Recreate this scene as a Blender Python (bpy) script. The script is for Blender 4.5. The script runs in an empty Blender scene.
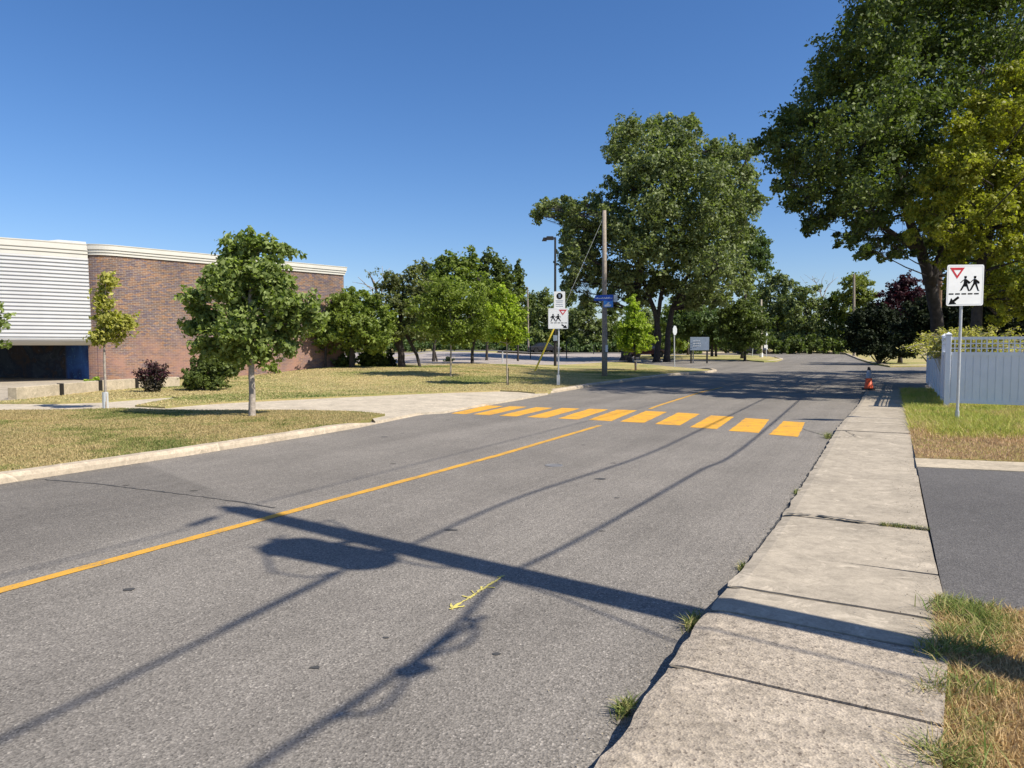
import bpy, bmesh, math, random
import numpy as np
from mathutils import Vector, Matrix, noise as mnoise

random.seed(7)
rng = np.random.default_rng(7)
sc = bpy.context.scene
COL = sc.collection
R = math.radians

# ------------------------------------------------------------------ camera model
F, CH, PITCH = 710.0, 1.7, math.atan(37 / 710)
CP, SP = math.cos(PITCH), math.sin(PITCH)
cam = bpy.data.cameras.new("camera")
cam.sensor_width = 36
cam.lens = F / 1024 * 36
cam.clip_start = 0.05
cam.clip_end = 3000
co = bpy.data.objects.new("camera", cam)
COL.objects.link(co)
co.location = (0, 0, CH)
co.rotation_euler = (math.pi / 2 - PITCH, 0, 0)
sc.camera = co


def ray(px, py):
    dx = (px - 512) / F
    dy = (384 - py) / F
    return (dx, CP + dy * SP, -SP + dy * CP)


def PZ(px, py, z):
    d = ray(px, py)
    t = (z - CH) / d[2]
    return Vector((d[0] * t, d[1] * t, z))


def PD(px, py, D):
    d = ray(px, py)
    t = D / d[1]
    return Vector((d[0] * t, D, CH + d[2] * t))


def sm(a, b, x):
    t = min(1, max(0, (x - a) / (b - a)))
    return t * t * (3 - 2 * t)


def ramp(y):
    s = 5.0
    v = (y - 38) / s
    g = 0.0115 * s * (v if v > 30 else math.log1p(math.exp(v)))
    return min(g, 2.6)


def T(x, y):
    m = 0.35 * sm(-15, -10, x) * sm(28, 38, y) * (1 - sm(-3, 5, x))
    m *= 1 - sm(120, 160, y)
    return ramp(y) + m


def G(px, py, dz=0.0):
    """ground point seen at a pixel, on the terrain lifted by dz"""
    z = dz
    for _ in range(40):
        d = ray(px, py)
        if d[2] > -0.003:
            t = 200.0
        else:
            t = min((z - CH) / d[2], 260.0)
        x, y = d[0] * t, d[1] * t
        z = 0.5 * z + 0.5 * (T(x, y) + dz)
    return Vector((x, y, T(x, y) + dz))


TH = R(28)
SX, SY = math.sin(TH), math.cos(TH)


def RS(s, o, z=0.0):
    """road frame: s metres along the street, o metres to its right"""
    return Vector((s * SX + o * SY, s * SY - o * SX, z))


# ------------------------------------------------------------------ sun
EL = R(48)
SH = Vector((0.88, -0.475, 0)).normalized()
TAN = math.tan(EL)

# ------------------------------------------------------------------ node helpers


def mat(name):
    m = bpy.data.materials.new(name)
    m.use_nodes = True
    nt = m.node_tree
    nt.nodes.clear()
    out = nt.nodes.new("ShaderNodeOutputMaterial")
    return m, nt, out


def N(nt, typ, **kw):
    n = nt.nodes.new(typ)
    for k, v in kw.items():
        if k == "inp":
            for a, b in v.items():
                n.inputs[a].default_value = b
        else:
            setattr(n, k, v)
    return n


def L(nt, a, b):
    nt.links.new(a, b)


def rampn(nt, fac, stops):
    r = nt.nodes.new("ShaderNodeValToRGB")
    e = r.color_ramp.elements
    while len(e) > 1:
        e.remove(e[-1])
    e[0].position = stops[0][0]
    c = stops[0][1]
    e[0].color = (*c, 1) if len(c) == 3 else c
    for p, c in stops[1:]:
        x = e.new(p)
        x.color = (*c, 1)
    if fac is not None:
        L(nt, fac, r.inputs[0])
    return r


def mix(nt, fac, a, b, typ="MIX"):
    m = nt.nodes.new("ShaderNodeMix")
    m.data_type = "RGBA"
    m.blend_type = typ
    for i, v in ((0, fac), (6, a), (7, b)):
        if isinstance(v, (int, float)):
            m.inputs[i].default_value = v
        elif isinstance(v, tuple):
            m.inputs[i].default_value = (*v, 1)
        else:
            L(nt, v, m.inputs[i])
    return m.outputs[2]


def noise(nt, vec, scale, detail=3, rough=0.55, dist=0.0):
    n = N(nt, "ShaderNodeTexNoise", inp={"Scale": scale, "Detail": detail, "Roughness": rough, "Distortion": dist})
    L(nt, vec, n.inputs["Vector"])
    return n.outputs["Fac"]


def g3(v):
    return (v, v, v)


def simple(name, col, rough=0.6, metal=0.0, var=0.12, scale=6.0, bump=0.0, spec=0.4):
    m, nt, out = mat(name)
    tc = N(nt, "ShaderNodeTexCoord")
    f = noise(nt, tc.outputs["Object"], scale, 4)
    a = tuple(c * (1 - var) for c in col)
    b = tuple(min(1, c * (1 + var)) for c in col)
    r = rampn(nt, f, [(0.3, a), (0.7, b)])
    p = N(nt, "ShaderNodeBsdfPrincipled", inp={"Roughness": rough, "Metallic": metal, "Specular IOR Level": spec})
    L(nt, r.outputs[0], p.inputs["Base Color"])
    if bump:
        bn = N(nt, "ShaderNodeBump", inp={"Strength": bump, "Distance": 0.02})
        L(nt, f, bn.inputs["Height"])
        L(nt, bn.outputs[0], p.inputs["Normal"])
    L(nt, p.outputs[0], out.inputs[0])
    return m


def leaf_mat(name, dark, light, trans=0.3, rough=0.55, tcol=None):
    m, nt, out = mat(name)
    at = N(nt, "ShaderNodeAttribute", attribute_name="tint")
    c = rampn(nt, at.outputs["Fac"], [(0.0, dark), (1.0, light)])
    p = N(nt, "ShaderNodeBsdfPrincipled", inp={"Roughness": rough, "Specular IOR Level": 0.25})
    L(nt, c.outputs[0], p.inputs["Base Color"])
    t = N(nt, "ShaderNodeBsdfTranslucent")
    tc = mix(nt, 1.0, c.outputs[0], tcol or (1.5, 1.75, 0.6), "MULTIPLY")
    L(nt, tc, t.inputs[0])
    s = N(nt, "ShaderNodeMixShader", inp={0: trans})
    L(nt, p.outputs[0], s.inputs[1])
    L(nt, t.outputs[0], s.inputs[2])
    L(nt, s.outputs[0], out.inputs[0])
    return m


def asphalt_mat(name, base, speck=0.5, tracks=True, warm=(1.12, 1.0, 0.85)):
    m, nt, out = mat(name)
    tc = N(nt, "ShaderNodeTexCoord")
    o = tc.outputs["Object"]
    fine = noise(nt, o, 75, 2, 0.7)
    v = N(nt, "ShaderNodeTexVoronoi", inp={"Scale": 95.0})
    L(nt, o, v.inputs["Vector"])
    big = noise(nt, o, 0.5, 5, 0.6)
    mid = noise(nt, o, 6, 4, 0.65)
    b = tuple(base * w for w in warm)
    c1 = rampn(nt, v.outputs["Color"], [(0.0, tuple(x * (1 - speck) for x in b)), (0.45, b), (0.8, tuple(x * 1.25 for x in b)), (1.0, tuple(x * (1 + 2.2 * speck) for x in b))])
    c2 = rampn(nt, fine, [(0.3, g3(0.72)), (0.7, g3(1.25))])
    c = mix(nt, 1.0, c1.outputs[0], c2.outputs[0], "MULTIPLY")
    c3 = rampn(nt, big, [(0.3, g3(0.86)), (0.7, g3(1.12))])
    c = mix(nt, 1.0, c, c3.outputs[0], "MULTIPLY")
    c4 = rampn(nt, mid, [(0.25, g3(0.92)), (0.75, g3(1.06))])
    c = mix(nt, 1.0, c, c4.outputs[0], "MULTIPLY")
    if tracks:
        mp = N(nt, "ShaderNodeMapping", vector_type="POINT")
        mp.inputs["Rotation"].default_value = (0, 0, TH)
        L(nt, o, mp.inputs["Vector"])
        st = N(nt, "ShaderNodeMapping")
        st.inputs["Scale"].default_value = (0.85, 0.03, 1)
        L(nt, mp.outputs[0], st.inputs["Vector"])
        tr = noise(nt, st.outputs[0], 1.0, 3, 0.6)
        c5 = rampn(nt, tr, [(0.3, g3(0.84)), (0.68, g3(1.1))])
        c = mix(nt, 1.0, c, c5.outputs[0], "MULTIPLY")
        # fine scraping lines along the street
        st2 = N(nt, "ShaderNodeMapping")
        st2.inputs["Scale"].default_value = (22, 0.9, 1)
        L(nt, mp.outputs[0], st2.inputs["Vector"])
        t2 = noise(nt, st2.outputs[0], 1.0, 2, 0.5)
        c6 = rampn(nt, t2, [(0.35, g3(0.95)), (0.65, g3(1.05))])
        c = mix(nt, 1.0, c, c6.outputs[0], "MULTIPLY")
        # darker resurfaced wedge in the far lane beyond the transverse seam
        sx_ = N(nt, "ShaderNodeSeparateXYZ")
        L(nt, mp.outputs[0], sx_.inputs[0])
        def lin(expr_in, a_, b_):
            q = N(nt, "ShaderNodeMapRange", inp={"From Min": a_, "From Max": b_, "To Min": 0.0, "To Max": 1.0})
            L(nt, expr_in, q.inputs[0])
            return q.outputs[0]
        add = N(nt, "ShaderNodeMath", operation="MULTIPLY_ADD", inp={1: 0.33, 2: 0.0})
        L(nt, sx_.outputs[0], add.inputs[0])
        ad2 = N(nt, "ShaderNodeMath", operation="ADD")
        L(nt, add.outputs[0], ad2.inputs[0])
        L(nt, sx_.outputs[1], ad2.inputs[1])
        m1 = lin(ad2.outputs[0], 3.45, 3.35)
        m2 = lin(sx_.outputs[0], -5.9, -7.2)
        mu = N(nt, "ShaderNodeMath", operation="MULTIPLY")
        L(nt, m1, mu.inputs[0])
        L(nt, m2, mu.inputs[1])
        mu2 = N(nt, "ShaderNodeMath", operation="MULTIPLY")
        L(nt, mu.outputs[0], mu2.inputs[0])
        L(nt, rampn(nt, tr, [(0.3, g3(1.0)), (0.75, g3(0.35))]).outputs[0], mu2.inputs[1])
        c = mix(nt, mu2.outputs[0], c, mix(nt, 1.0, c, g3(0.66), "MULTIPLY"))
        # old oil drips and tar spots
        v2 = N(nt, "ShaderNodeTexVoronoi", inp={"Scale": 0.9, "Randomness": 1.0})
        L(nt, o, v2.inputs["Vector"])
        sp = rampn(nt, v2.outputs["Distance"], [(0.0, g3(0.45)), (0.035, g3(0.5)), (0.05, g3(1.0))])
        c = mix(nt, 1.0, c, sp.outputs[0], "MULTIPLY")
    p = N(nt, "ShaderNodeBsdfPrincipled", inp={"Roughness": 0.85, "Specular IOR Level": 0.3})
    L(nt, c, p.inputs["Base Color"])
    bn = N(nt, "ShaderNodeBump", inp={"Strength": 0.55, "Distance": 0.006})
    L(nt, v.outputs["Distance"], bn.inputs["Height"])
    L(nt, bn.outputs[0], p.inputs["Normal"])
    L(nt, p.outputs[0], out.inputs[0])
    return m


def concrete_mat(name, base, rough_agg=False):
    m, nt, out = mat(name)
    tc = N(nt, "ShaderNodeTexCoord")
    o = tc.outputs["Object"]
    big = noise(nt, o, 1.3, 6, 0.65)
    mid = noise(nt, o, 9, 6, 0.7, 0.6)
    fine = noise(nt, o, 70, 4, 0.8)
    b = base
    c = rampn(nt, big, [(0.28, tuple(x * 0.78 for x in b)), (0.5, b), (0.75, tuple(min(1, x * 1.2) for x in b))]).outputs[0]
    c = mix(nt, 1.0, c, rampn(nt, mid, [(0.3, g3(0.74)), (0.5, g3(1.0)), (0.72, g3(1.22))]).outputs[0], "MULTIPLY")
    c = mix(nt, 1.0, c, rampn(nt, fine, [(0.32, g3(0.78)), (0.5, g3(1.0)), (0.7, g3(1.14))]).outputs[0], "MULTIPLY")
    p = N(nt, "ShaderNodeBsdfPrincipled", inp={"Roughness": 0.88, "Specular IOR Level": 0.25})
    if rough_agg:
        v = N(nt, "ShaderNodeTexVoronoi", inp={"Scale": 85.0})
        L(nt, o, v.inputs["Vector"])
        c = mix(nt, 1.0, c, rampn(nt, v.outputs["Color"], [(0.05, (0.42, 0.39, 0.38)), (0.25, (0.85, 0.84, 0.83)), (0.9, (1.18, 1.15, 1.08))]).outputs[0], "MULTIPLY")
        v3 = noise(nt, o, 22, 6, 0.8)
        c = mix(nt, 1.0, c, rampn(nt, v3, [(0.34, g3(0.62)), (0.5, g3(1.0)), (0.65, g3(1.2))]).outputs[0], "MULTIPLY")
        bn = N(nt, "ShaderNodeBump", inp={"Strength": 0.5, "Distance": 0.006})
        L(nt, v.outputs["Distance"], bn.inputs["Height"])
    else:
        # pale scraped streaks
        sp = noise(nt, o, 3.2, 8, 0.75, 1.5)
        k = rampn(nt, sp, [(0.56, g3(0.0)), (0.63, g3(1.0))]).outputs[0]
        c = mix(nt, k, c, tuple(min(1, x * 1.35) for x in b))
        bn = N(nt, "ShaderNodeBump", inp={"Strength": 0.35, "Distance": 0.006})
        L(nt, mid, bn.inputs["Height"])
    L(nt, c, p.inputs["Base Color"])
    L(nt, bn.outputs[0], p.inputs["Normal"])
    L(nt, p.outputs[0], out.inputs[0])
    return m


def lawn_mat(name, dry, green, bias=0.5, scale=0.35):
    m, nt, out = mat(name)
    tc = N(nt, "ShaderNodeTexCoord")
    o = tc.outputs["Object"]
    a = noise(nt, o, scale, 6, 0.6, 0.5)
    b = noise(nt, o, 2.5, 5, 0.7)
    f = noise(nt, o, 35, 3, 0.8)
    s = mix(nt, 0.45, a, b)
    w = 0.1
    k = rampn(nt, s, [(bias - w, g3(0.0)), (bias + w, g3(1.0))]).outputs[0]
    c = mix(nt, k, dry, green)
    c = mix(nt, 1.0, c, rampn(nt, f, [(0.25, g3(0.68)), (0.7, g3(1.22))]).outputs[0], "MULTIPLY")
    c = mix(nt, 1.0, c, rampn(nt, b, [(0.3, (0.8, 0.78, 0.75)), (0.7, (1.15, 1.12, 1.0))]).outputs[0], "MULTIPLY")
    p = N(nt, "ShaderNodeBsdfPrincipled", inp={"Roughness": 0.95, "Specular IOR Level": 0.1})
    L(nt, c, p.inputs["Base Color"])
    bn = N(nt, "ShaderNodeBump", inp={"Strength": 0.8, "Distance": 0.04})
    L(nt, f, bn.inputs["Height"])
    L(nt, bn.outputs[0], p.inputs["Normal"])
    L(nt, p.outputs[0], out.inputs[0])
    return m


def blade_mat(name, dry, green, dgreen):
    m, nt, out = mat(name)
    at = N(nt, "ShaderNodeAttribute", attribute_name="tint")
    c = rampn(nt, at.outputs["Fac"], [(0.0, dry), (0.35, tuple(x * 1.25 for x in dry)), (0.6, green), (1.0, dgreen)])
    p = N(nt, "ShaderNodeBsdfPrincipled", inp={"Roughness": 0.6, "Specular IOR Level": 0.25})
    L(nt, c.outputs[0], p.inputs["Base Color"])
    t = N(nt, "ShaderNodeBsdfTranslucent")
    L(nt, c.outputs[0], t.inputs[0])
    s = N(nt, "ShaderNodeMixShader", inp={0: 0.3})
    L(nt, p.outputs[0], s.inputs[1])
    L(nt, t.outputs[0], s.inputs[2])
    L(nt, s.outputs[0], out.inputs[0])
    return m


def brick_mat():
    m, nt, out = mat("brick")
    uv = N(nt, "ShaderNodeTexCoord").outputs["UV"]
    b = N(nt, "ShaderNodeTexBrick", inp={"Scale": 1.0, "Mortar Size": 0.009, "Mortar Smooth": 0.3, "Brick Width": 0.24, "Row Height": 0.083, "Bias": -0.1})
    b.inputs["Color1"].default_value = (0.195, 0.132, 0.105, 1)
    b.inputs["Color2"].default_value = (0.13, 0.092, 0.078, 1)
    b.inputs["Mortar"].default_value = (0.30, 0.265, 0.235, 1)
    L(nt, uv, b.inputs["Vector"])
    # single odd bricks, purple or orange
    mp = N(nt, "ShaderNodeMapping")
    mp.inputs["Scale"].default_value = (1 / 0.48, 1 / 0.166, 1)
    L(nt, uv, mp.inputs["Vector"])
    v = N(nt, "ShaderNodeTexVoronoi", inp={"Scale": 2.2})
    L(nt, mp.outputs[0], v.inputs["Vector"])
    c = mix(nt, 1.0, b.outputs["Color"], rampn(nt, v.outputs["Color"], [(0.2, (0.72, 0.74, 0.95)), (0.5, (1.0, 1.0, 1.0)), (0.85, (1.4, 1.1, 0.8))]).outputs[0], "MULTIPLY")
    n1 = noise(nt, uv, 0.6, 7, 0.7)
    c = mix(nt, 1.0, c, rampn(nt, n1, [(0.3, g3(0.74)), (0.7, g3(1.22))]).outputs[0], "MULTIPLY")
    # paler rubbed band low on the wall
    sep = N(nt, "ShaderNodeSeparateXYZ")
    L(nt, uv, sep.inputs[0])
    low = N(nt, "ShaderNodeMapRange", inp={"From Min": 1.2, "From Max": 2.6, "To Min": 1.0, "To Max": 0.0})
    L(nt, sep.outputs[1], low.inputs[0])
    n2 = noise(nt, uv, 0.8, 4, 0.6)
    mm = N(nt, "ShaderNodeMath", operation="MULTIPLY")
    L(nt, low.outputs[0], mm.inputs[0])
    L(nt, rampn(nt, n2, [(0.35, g3(0.0)), (0.6, g3(0.75))]).outputs[0], mm.inputs[1])
    c = mix(nt, mm.outputs[0], c, (0.36, 0.20, 0.15))
    p = N(nt, "ShaderNodeBsdfPrincipled", inp={"Roughness": 0.85, "Specular IOR Level": 0.2})
    L(nt, c, p.inputs["Base Color"])
    L(nt, p.outputs[0], out.inputs[0])
    return m


def mural_mat():
    m, nt, out = mat("mural_paint")
    uv = N(nt, "ShaderNodeTexCoord").outputs["UV"]
    n1 = noise(nt, uv, 0.7, 3, 0.6, 1.2)
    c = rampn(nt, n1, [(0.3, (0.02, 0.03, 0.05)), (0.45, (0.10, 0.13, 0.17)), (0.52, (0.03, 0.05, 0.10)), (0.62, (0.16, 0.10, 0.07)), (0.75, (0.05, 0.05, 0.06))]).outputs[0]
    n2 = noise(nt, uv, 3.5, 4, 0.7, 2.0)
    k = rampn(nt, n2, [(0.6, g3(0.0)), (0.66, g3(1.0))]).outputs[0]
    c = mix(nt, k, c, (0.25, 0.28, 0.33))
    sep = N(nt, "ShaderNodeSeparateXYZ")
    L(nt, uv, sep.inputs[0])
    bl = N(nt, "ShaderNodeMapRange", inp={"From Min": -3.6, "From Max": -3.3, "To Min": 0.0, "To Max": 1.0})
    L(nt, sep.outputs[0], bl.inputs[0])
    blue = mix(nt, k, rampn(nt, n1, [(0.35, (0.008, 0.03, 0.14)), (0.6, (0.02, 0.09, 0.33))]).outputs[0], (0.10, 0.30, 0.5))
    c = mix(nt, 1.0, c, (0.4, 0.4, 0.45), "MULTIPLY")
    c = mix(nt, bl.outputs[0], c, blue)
    p = N(nt, "ShaderNodeBsdfPrincipled", inp={"Roughness": 0.7})
    L(nt, c, p.inputs["Base Color"])
    L(nt, p.outputs[0], out.inputs[0])
    return m


def paint_mat(name, col, asph=0.15):
    m, nt, out = mat(name)
    o = N(nt, "ShaderNodeTexCoord").outputs["Object"]
    f = noise(nt, o, 70, 3, 0.8)
    b = noise(nt, o, 3, 4, 0.7)
    s = mix(nt, 0.3, f, b)
    k = rampn(nt, s, [(0.39, g3(0.85)), (0.475, g3(0.0))]).outputs[0]
    c = mix(nt, k, col, (asph, asph, asph))
    c = mix(nt, 1.0, c, rampn(nt, b, [(0.3, g3(0.86)), (0.7, g3(1.08))]).outputs[0], "MULTIPLY")
    p = N(nt, "ShaderNodeBsdfPrincipled", inp={"Roughness": 0.7, "Specular IOR Level": 0.3})
    L(nt, c, p.inputs["Base Color"])
    L(nt, p.outputs[0], out.inputs[0])
    return m


M = {}
M["asphalt"] = asphalt_mat("asphalt", 0.18, 0.5)
M["asphalt_dark"] = asphalt_mat("asphalt_dark", 0.10, 0.35, tracks=False, warm=(1.08, 1.0, 0.93))
M["asphalt_pale"] = asphalt_mat("asphalt_pale", 0.30, 0.25, tracks=False, warm=(1.14, 0.98, 0.86))
M["concrete"] = concrete_mat("concrete", (0.37, 0.315, 0.24))
M["concrete_rough"] = concrete_mat("concrete_rough", (0.37, 0.315, 0.25), True)
M["concrete_pale"] = concrete_mat("concrete_pale", (0.43, 0.36, 0.26))
M["apron"] = concrete_mat("apron_concrete", (0.48, 0.41, 0.31))
M["kerb"] = concrete_mat("kerb_concrete", (0.43, 0.355, 0.26))
M["lawn"] = lawn_mat("lawn", (0.48, 0.39, 0.20), (0.22, 0.25, 0.08), 0.52, 0.22)
M["lawn_near"] = lawn_mat("lawn_near", (0.38, 0.29, 0.14), (0.17, 0.19, 0.06), 0.5)
M["verge"] = lawn_mat("verge", (0.36, 0.25, 0.14), (0.26, 0.25, 0.06), 0.5, 0.5)
M["soil"] = lawn_mat("soil", (0.20, 0.16, 0.10), (0.10, 0.10, 0.04), 0.55)
M["blade_dry"] = blade_mat("blade_dry", (0.52, 0.42, 0.21), (0.30, 0.31, 0.10), (0.12, 0.18, 0.04))
M["blade_near"] = blade_mat("blade_near", (0.50, 0.35, 0.17), (0.27, 0.31, 0.08), (0.13, 0.21, 0.035))
M["blade_strip"] = blade_mat("blade_strip", (0.44, 0.34, 0.16), (0.25, 0.26, 0.075), (0.13, 0.17, 0.04))
M["blade_lush"] = blade_mat("blade_lush", (0.50, 0.34, 0.19), (0.50, 0.50, 0.10), (0.28, 0.36, 0.06))
M["yellow"] = paint_mat("yellow_paint", (0.72, 0.36, 0.03))
M["yellow_thin"] = paint_mat("yellow_line_paint", (0.62, 0.33, 0.04))
M["spray"] = paint_mat("spray_paint", (0.62, 0.52, 0.13), 0.17)
M["tar"] = simple("tar", (0.06, 0.058, 0.055), 0.8)
M["iron"] = simple("cast_iron", (0.22, 0.21, 0.20), 0.6, 0.3)
M["brick"] = brick_mat()
M["mural"] = mural_mat()
M["white_metal"] = simple("white_metal", (0.47, 0.47, 0.465), 0.5, 0, 0.03, 2)
M["fascia"] = simple("fascia", (0.58, 0.56, 0.50), 0.55, 0, 0.04, 2)
M["roofing"] = simple("roofing", (0.3, 0.3, 0.3), 0.8)
M["soffit"] = simple("soffit", (0.25, 0.25, 0.26), 0.8)
M["vinyl"] = simple("white_vinyl", (0.78, 0.80, 0.84), 0.4, 0, 0.04, 3)
M["galv"] = simple("galvanised", (0.55, 0.56, 0.56), 0.5, 0.35, 0.1, 14)
M["sign_white"] = simple("sign_white", (0.78, 0.78, 0.76), 0.45, 0, 0.03, 5)
M["sign_back"] = simple("sign_back", (0.62, 0.64, 0.64), 0.45, 0.3, 0.05)
M["sign_black"] = simple("sign_black", (0.006, 0.006, 0.006), 0.8, spec=0.05)
M["sign_red"] = simple("sign_red", (0.50, 0.02, 0.03), 0.45)
M["sign_blue"] = simple("sign_blue", (0.02, 0.09, 0.48), 0.45)
M["sign_lightblue"] = simple("sign_light_blue", (0.07, 0.28, 0.75), 0.45)
M["board_grey"] = simple("board_grey", (0.22, 0.27, 0.34), 0.5)
M["dark_metal"] = simple("dark_metal", (0.035, 0.032, 0.03), 0.5, 0.3)
M["yellow_plastic"] = simple("yellow_plastic", (0.75, 0.58, 0.05), 0.5)
M["wood_pole"] = simple("wood_pole", (0.30, 0.25, 0.20), 0.85, 0, 0.25, 9, 0.3)
M["wood_brown"] = simple("wood_brown", (0.22, 0.14, 0.09), 0.85, 0, 0.2, 9, 0.3)
M["wood_pale"] = simple("wood_pale", (0.55, 0.48, 0.38), 0.8, 0, 0.2, 6)
M["cable"] = simple("cable", (0.02, 0.02, 0.02), 0.6)
M["bark_pale"] = simple("bark_pale", (0.34, 0.29, 0.24), 0.9, 0, 0.3, 14, 0.6)
M["bark"] = simple("bark", (0.12, 0.095, 0.075), 0.95, 0, 0.35, 7, 0.8)
M["bark_dark"] = simple("bark_dark", (0.05, 0.042, 0.038), 0.95, 0, 0.35, 7, 0.8)
M["cone"] = simple("cone_orange", (0.85, 0.12, 0.035), 0.5)
M["cone_grey"] = simple("cone_collar", (0.42, 0.42, 0.43), 0.5)
M["rubber"] = simple("rubber", (0.02, 0.02, 0.02), 0.7)
M["glass"] = simple("car_glass", (0.02, 0.025, 0.03), 0.08, 0, 0.05, 2, 0, 0.6)
M["lamp_white"] = simple("headlamp_lens", (0.8, 0.8, 0.8), 0.15)
M["lamp_red"] = simple("tail_lamp_lens", (0.4, 0.01, 0.01), 0.2)

M["leaf_maple"] = leaf_mat("leaf_maple", (0.06, 0.095, 0.016), (0.36, 0.42, 0.14), 0.34)
M["leaf_young"] = leaf_mat("leaf_young", (0.17, 0.18, 0.025), (0.54, 0.50, 0.14), 0.35)
M["leaf_lime"] = leaf_mat("leaf_lime", (0.16, 0.22, 0.02), (0.42, 0.50, 0.07), 0.38)
M["leaf_dark"] = leaf_mat("leaf_dark", (0.022, 0.038, 0.011), (0.19, 0.235, 0.06), 0.27)
M["leaf_cotton"] = leaf_mat("leaf_cotton", (0.038, 0.058, 0.018), (0.30, 0.34, 0.14), 0.27)
M["leaf_hedge_shade"] = leaf_mat("leaf_hedge_shade", (0.010, 0.016, 0.007), (0.032, 0.046, 0.016), 0.1, 0.7)  # near-black leaf colour includes the shade under the towering tree
M["leaf_mid"] = leaf_mat("leaf_mid", (0.065, 0.10, 0.014), (0.32, 0.38, 0.09), 0.34)
M["leaf_ash"] = leaf_mat("leaf_ash", (0.09, 0.125, 0.018), (0.26, 0.32, 0.06), 0.32)
M["leaf_crab"] = leaf_mat("leaf_crab", (0.065, 0.08, 0.025), (0.24, 0.26, 0.10), 0.27)
M["leaf_gold"] = leaf_mat("leaf_gold", (0.085, 0.095, 0.012), (0.44, 0.43, 0.06), 0.36)
M["leaf_straw"] = leaf_mat("leaf_straw", (0.26, 0.25, 0.05), (0.62, 0.55, 0.20), 0.3)
M["leaf_purple"] = leaf_mat("leaf_purple", (0.022, 0.009, 0.013), (0.085, 0.032, 0.04), 0.2, tcol=(1.8, 0.7, 0.8))
M["leaf_smoke"] = leaf_mat("leaf_smoke", (0.03, 0.03, 0.025), (0.11, 0.09, 0.06), 0.2)
M["leaf_spruce"] = leaf_mat("leaf_spruce", (0.015, 0.03, 0.015), (0.045, 0.075, 0.035), 0.1)
M["leaf_far"] = leaf_mat("leaf_far", (0.05, 0.085, 0.03), (0.14, 0.19, 0.07), 0.25)
M["leaf_mix"] = leaf_mat("leaf_mix", (0.055, 0.08, 0.02), (0.27, 0.31, 0.11), 0.27)
M["leaf_faryel"] = leaf_mat("leaf_faryel", (0.11, 0.14, 0.03), (0.27, 0.29, 0.08), 0.3)

# ------------------------------------------------------------------ object helpers


def tag(o, label=None, cat=None, group=None, kind=None):
    for k, v in (("label", label), ("category", cat), ("group", group), ("kind", kind)):
        if v:
            o[k] = v
    return o


def thing(name, loc, label, cat, group=None, rz=0.0):
    o = bpy.data.objects.new(name, None)
    o.empty_display_size = 0.3
    COL.objects.link(o)
    o.location = loc
    o.rotation_euler = (0, 0, rz)
    return tag(o, label, cat, group)


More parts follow.
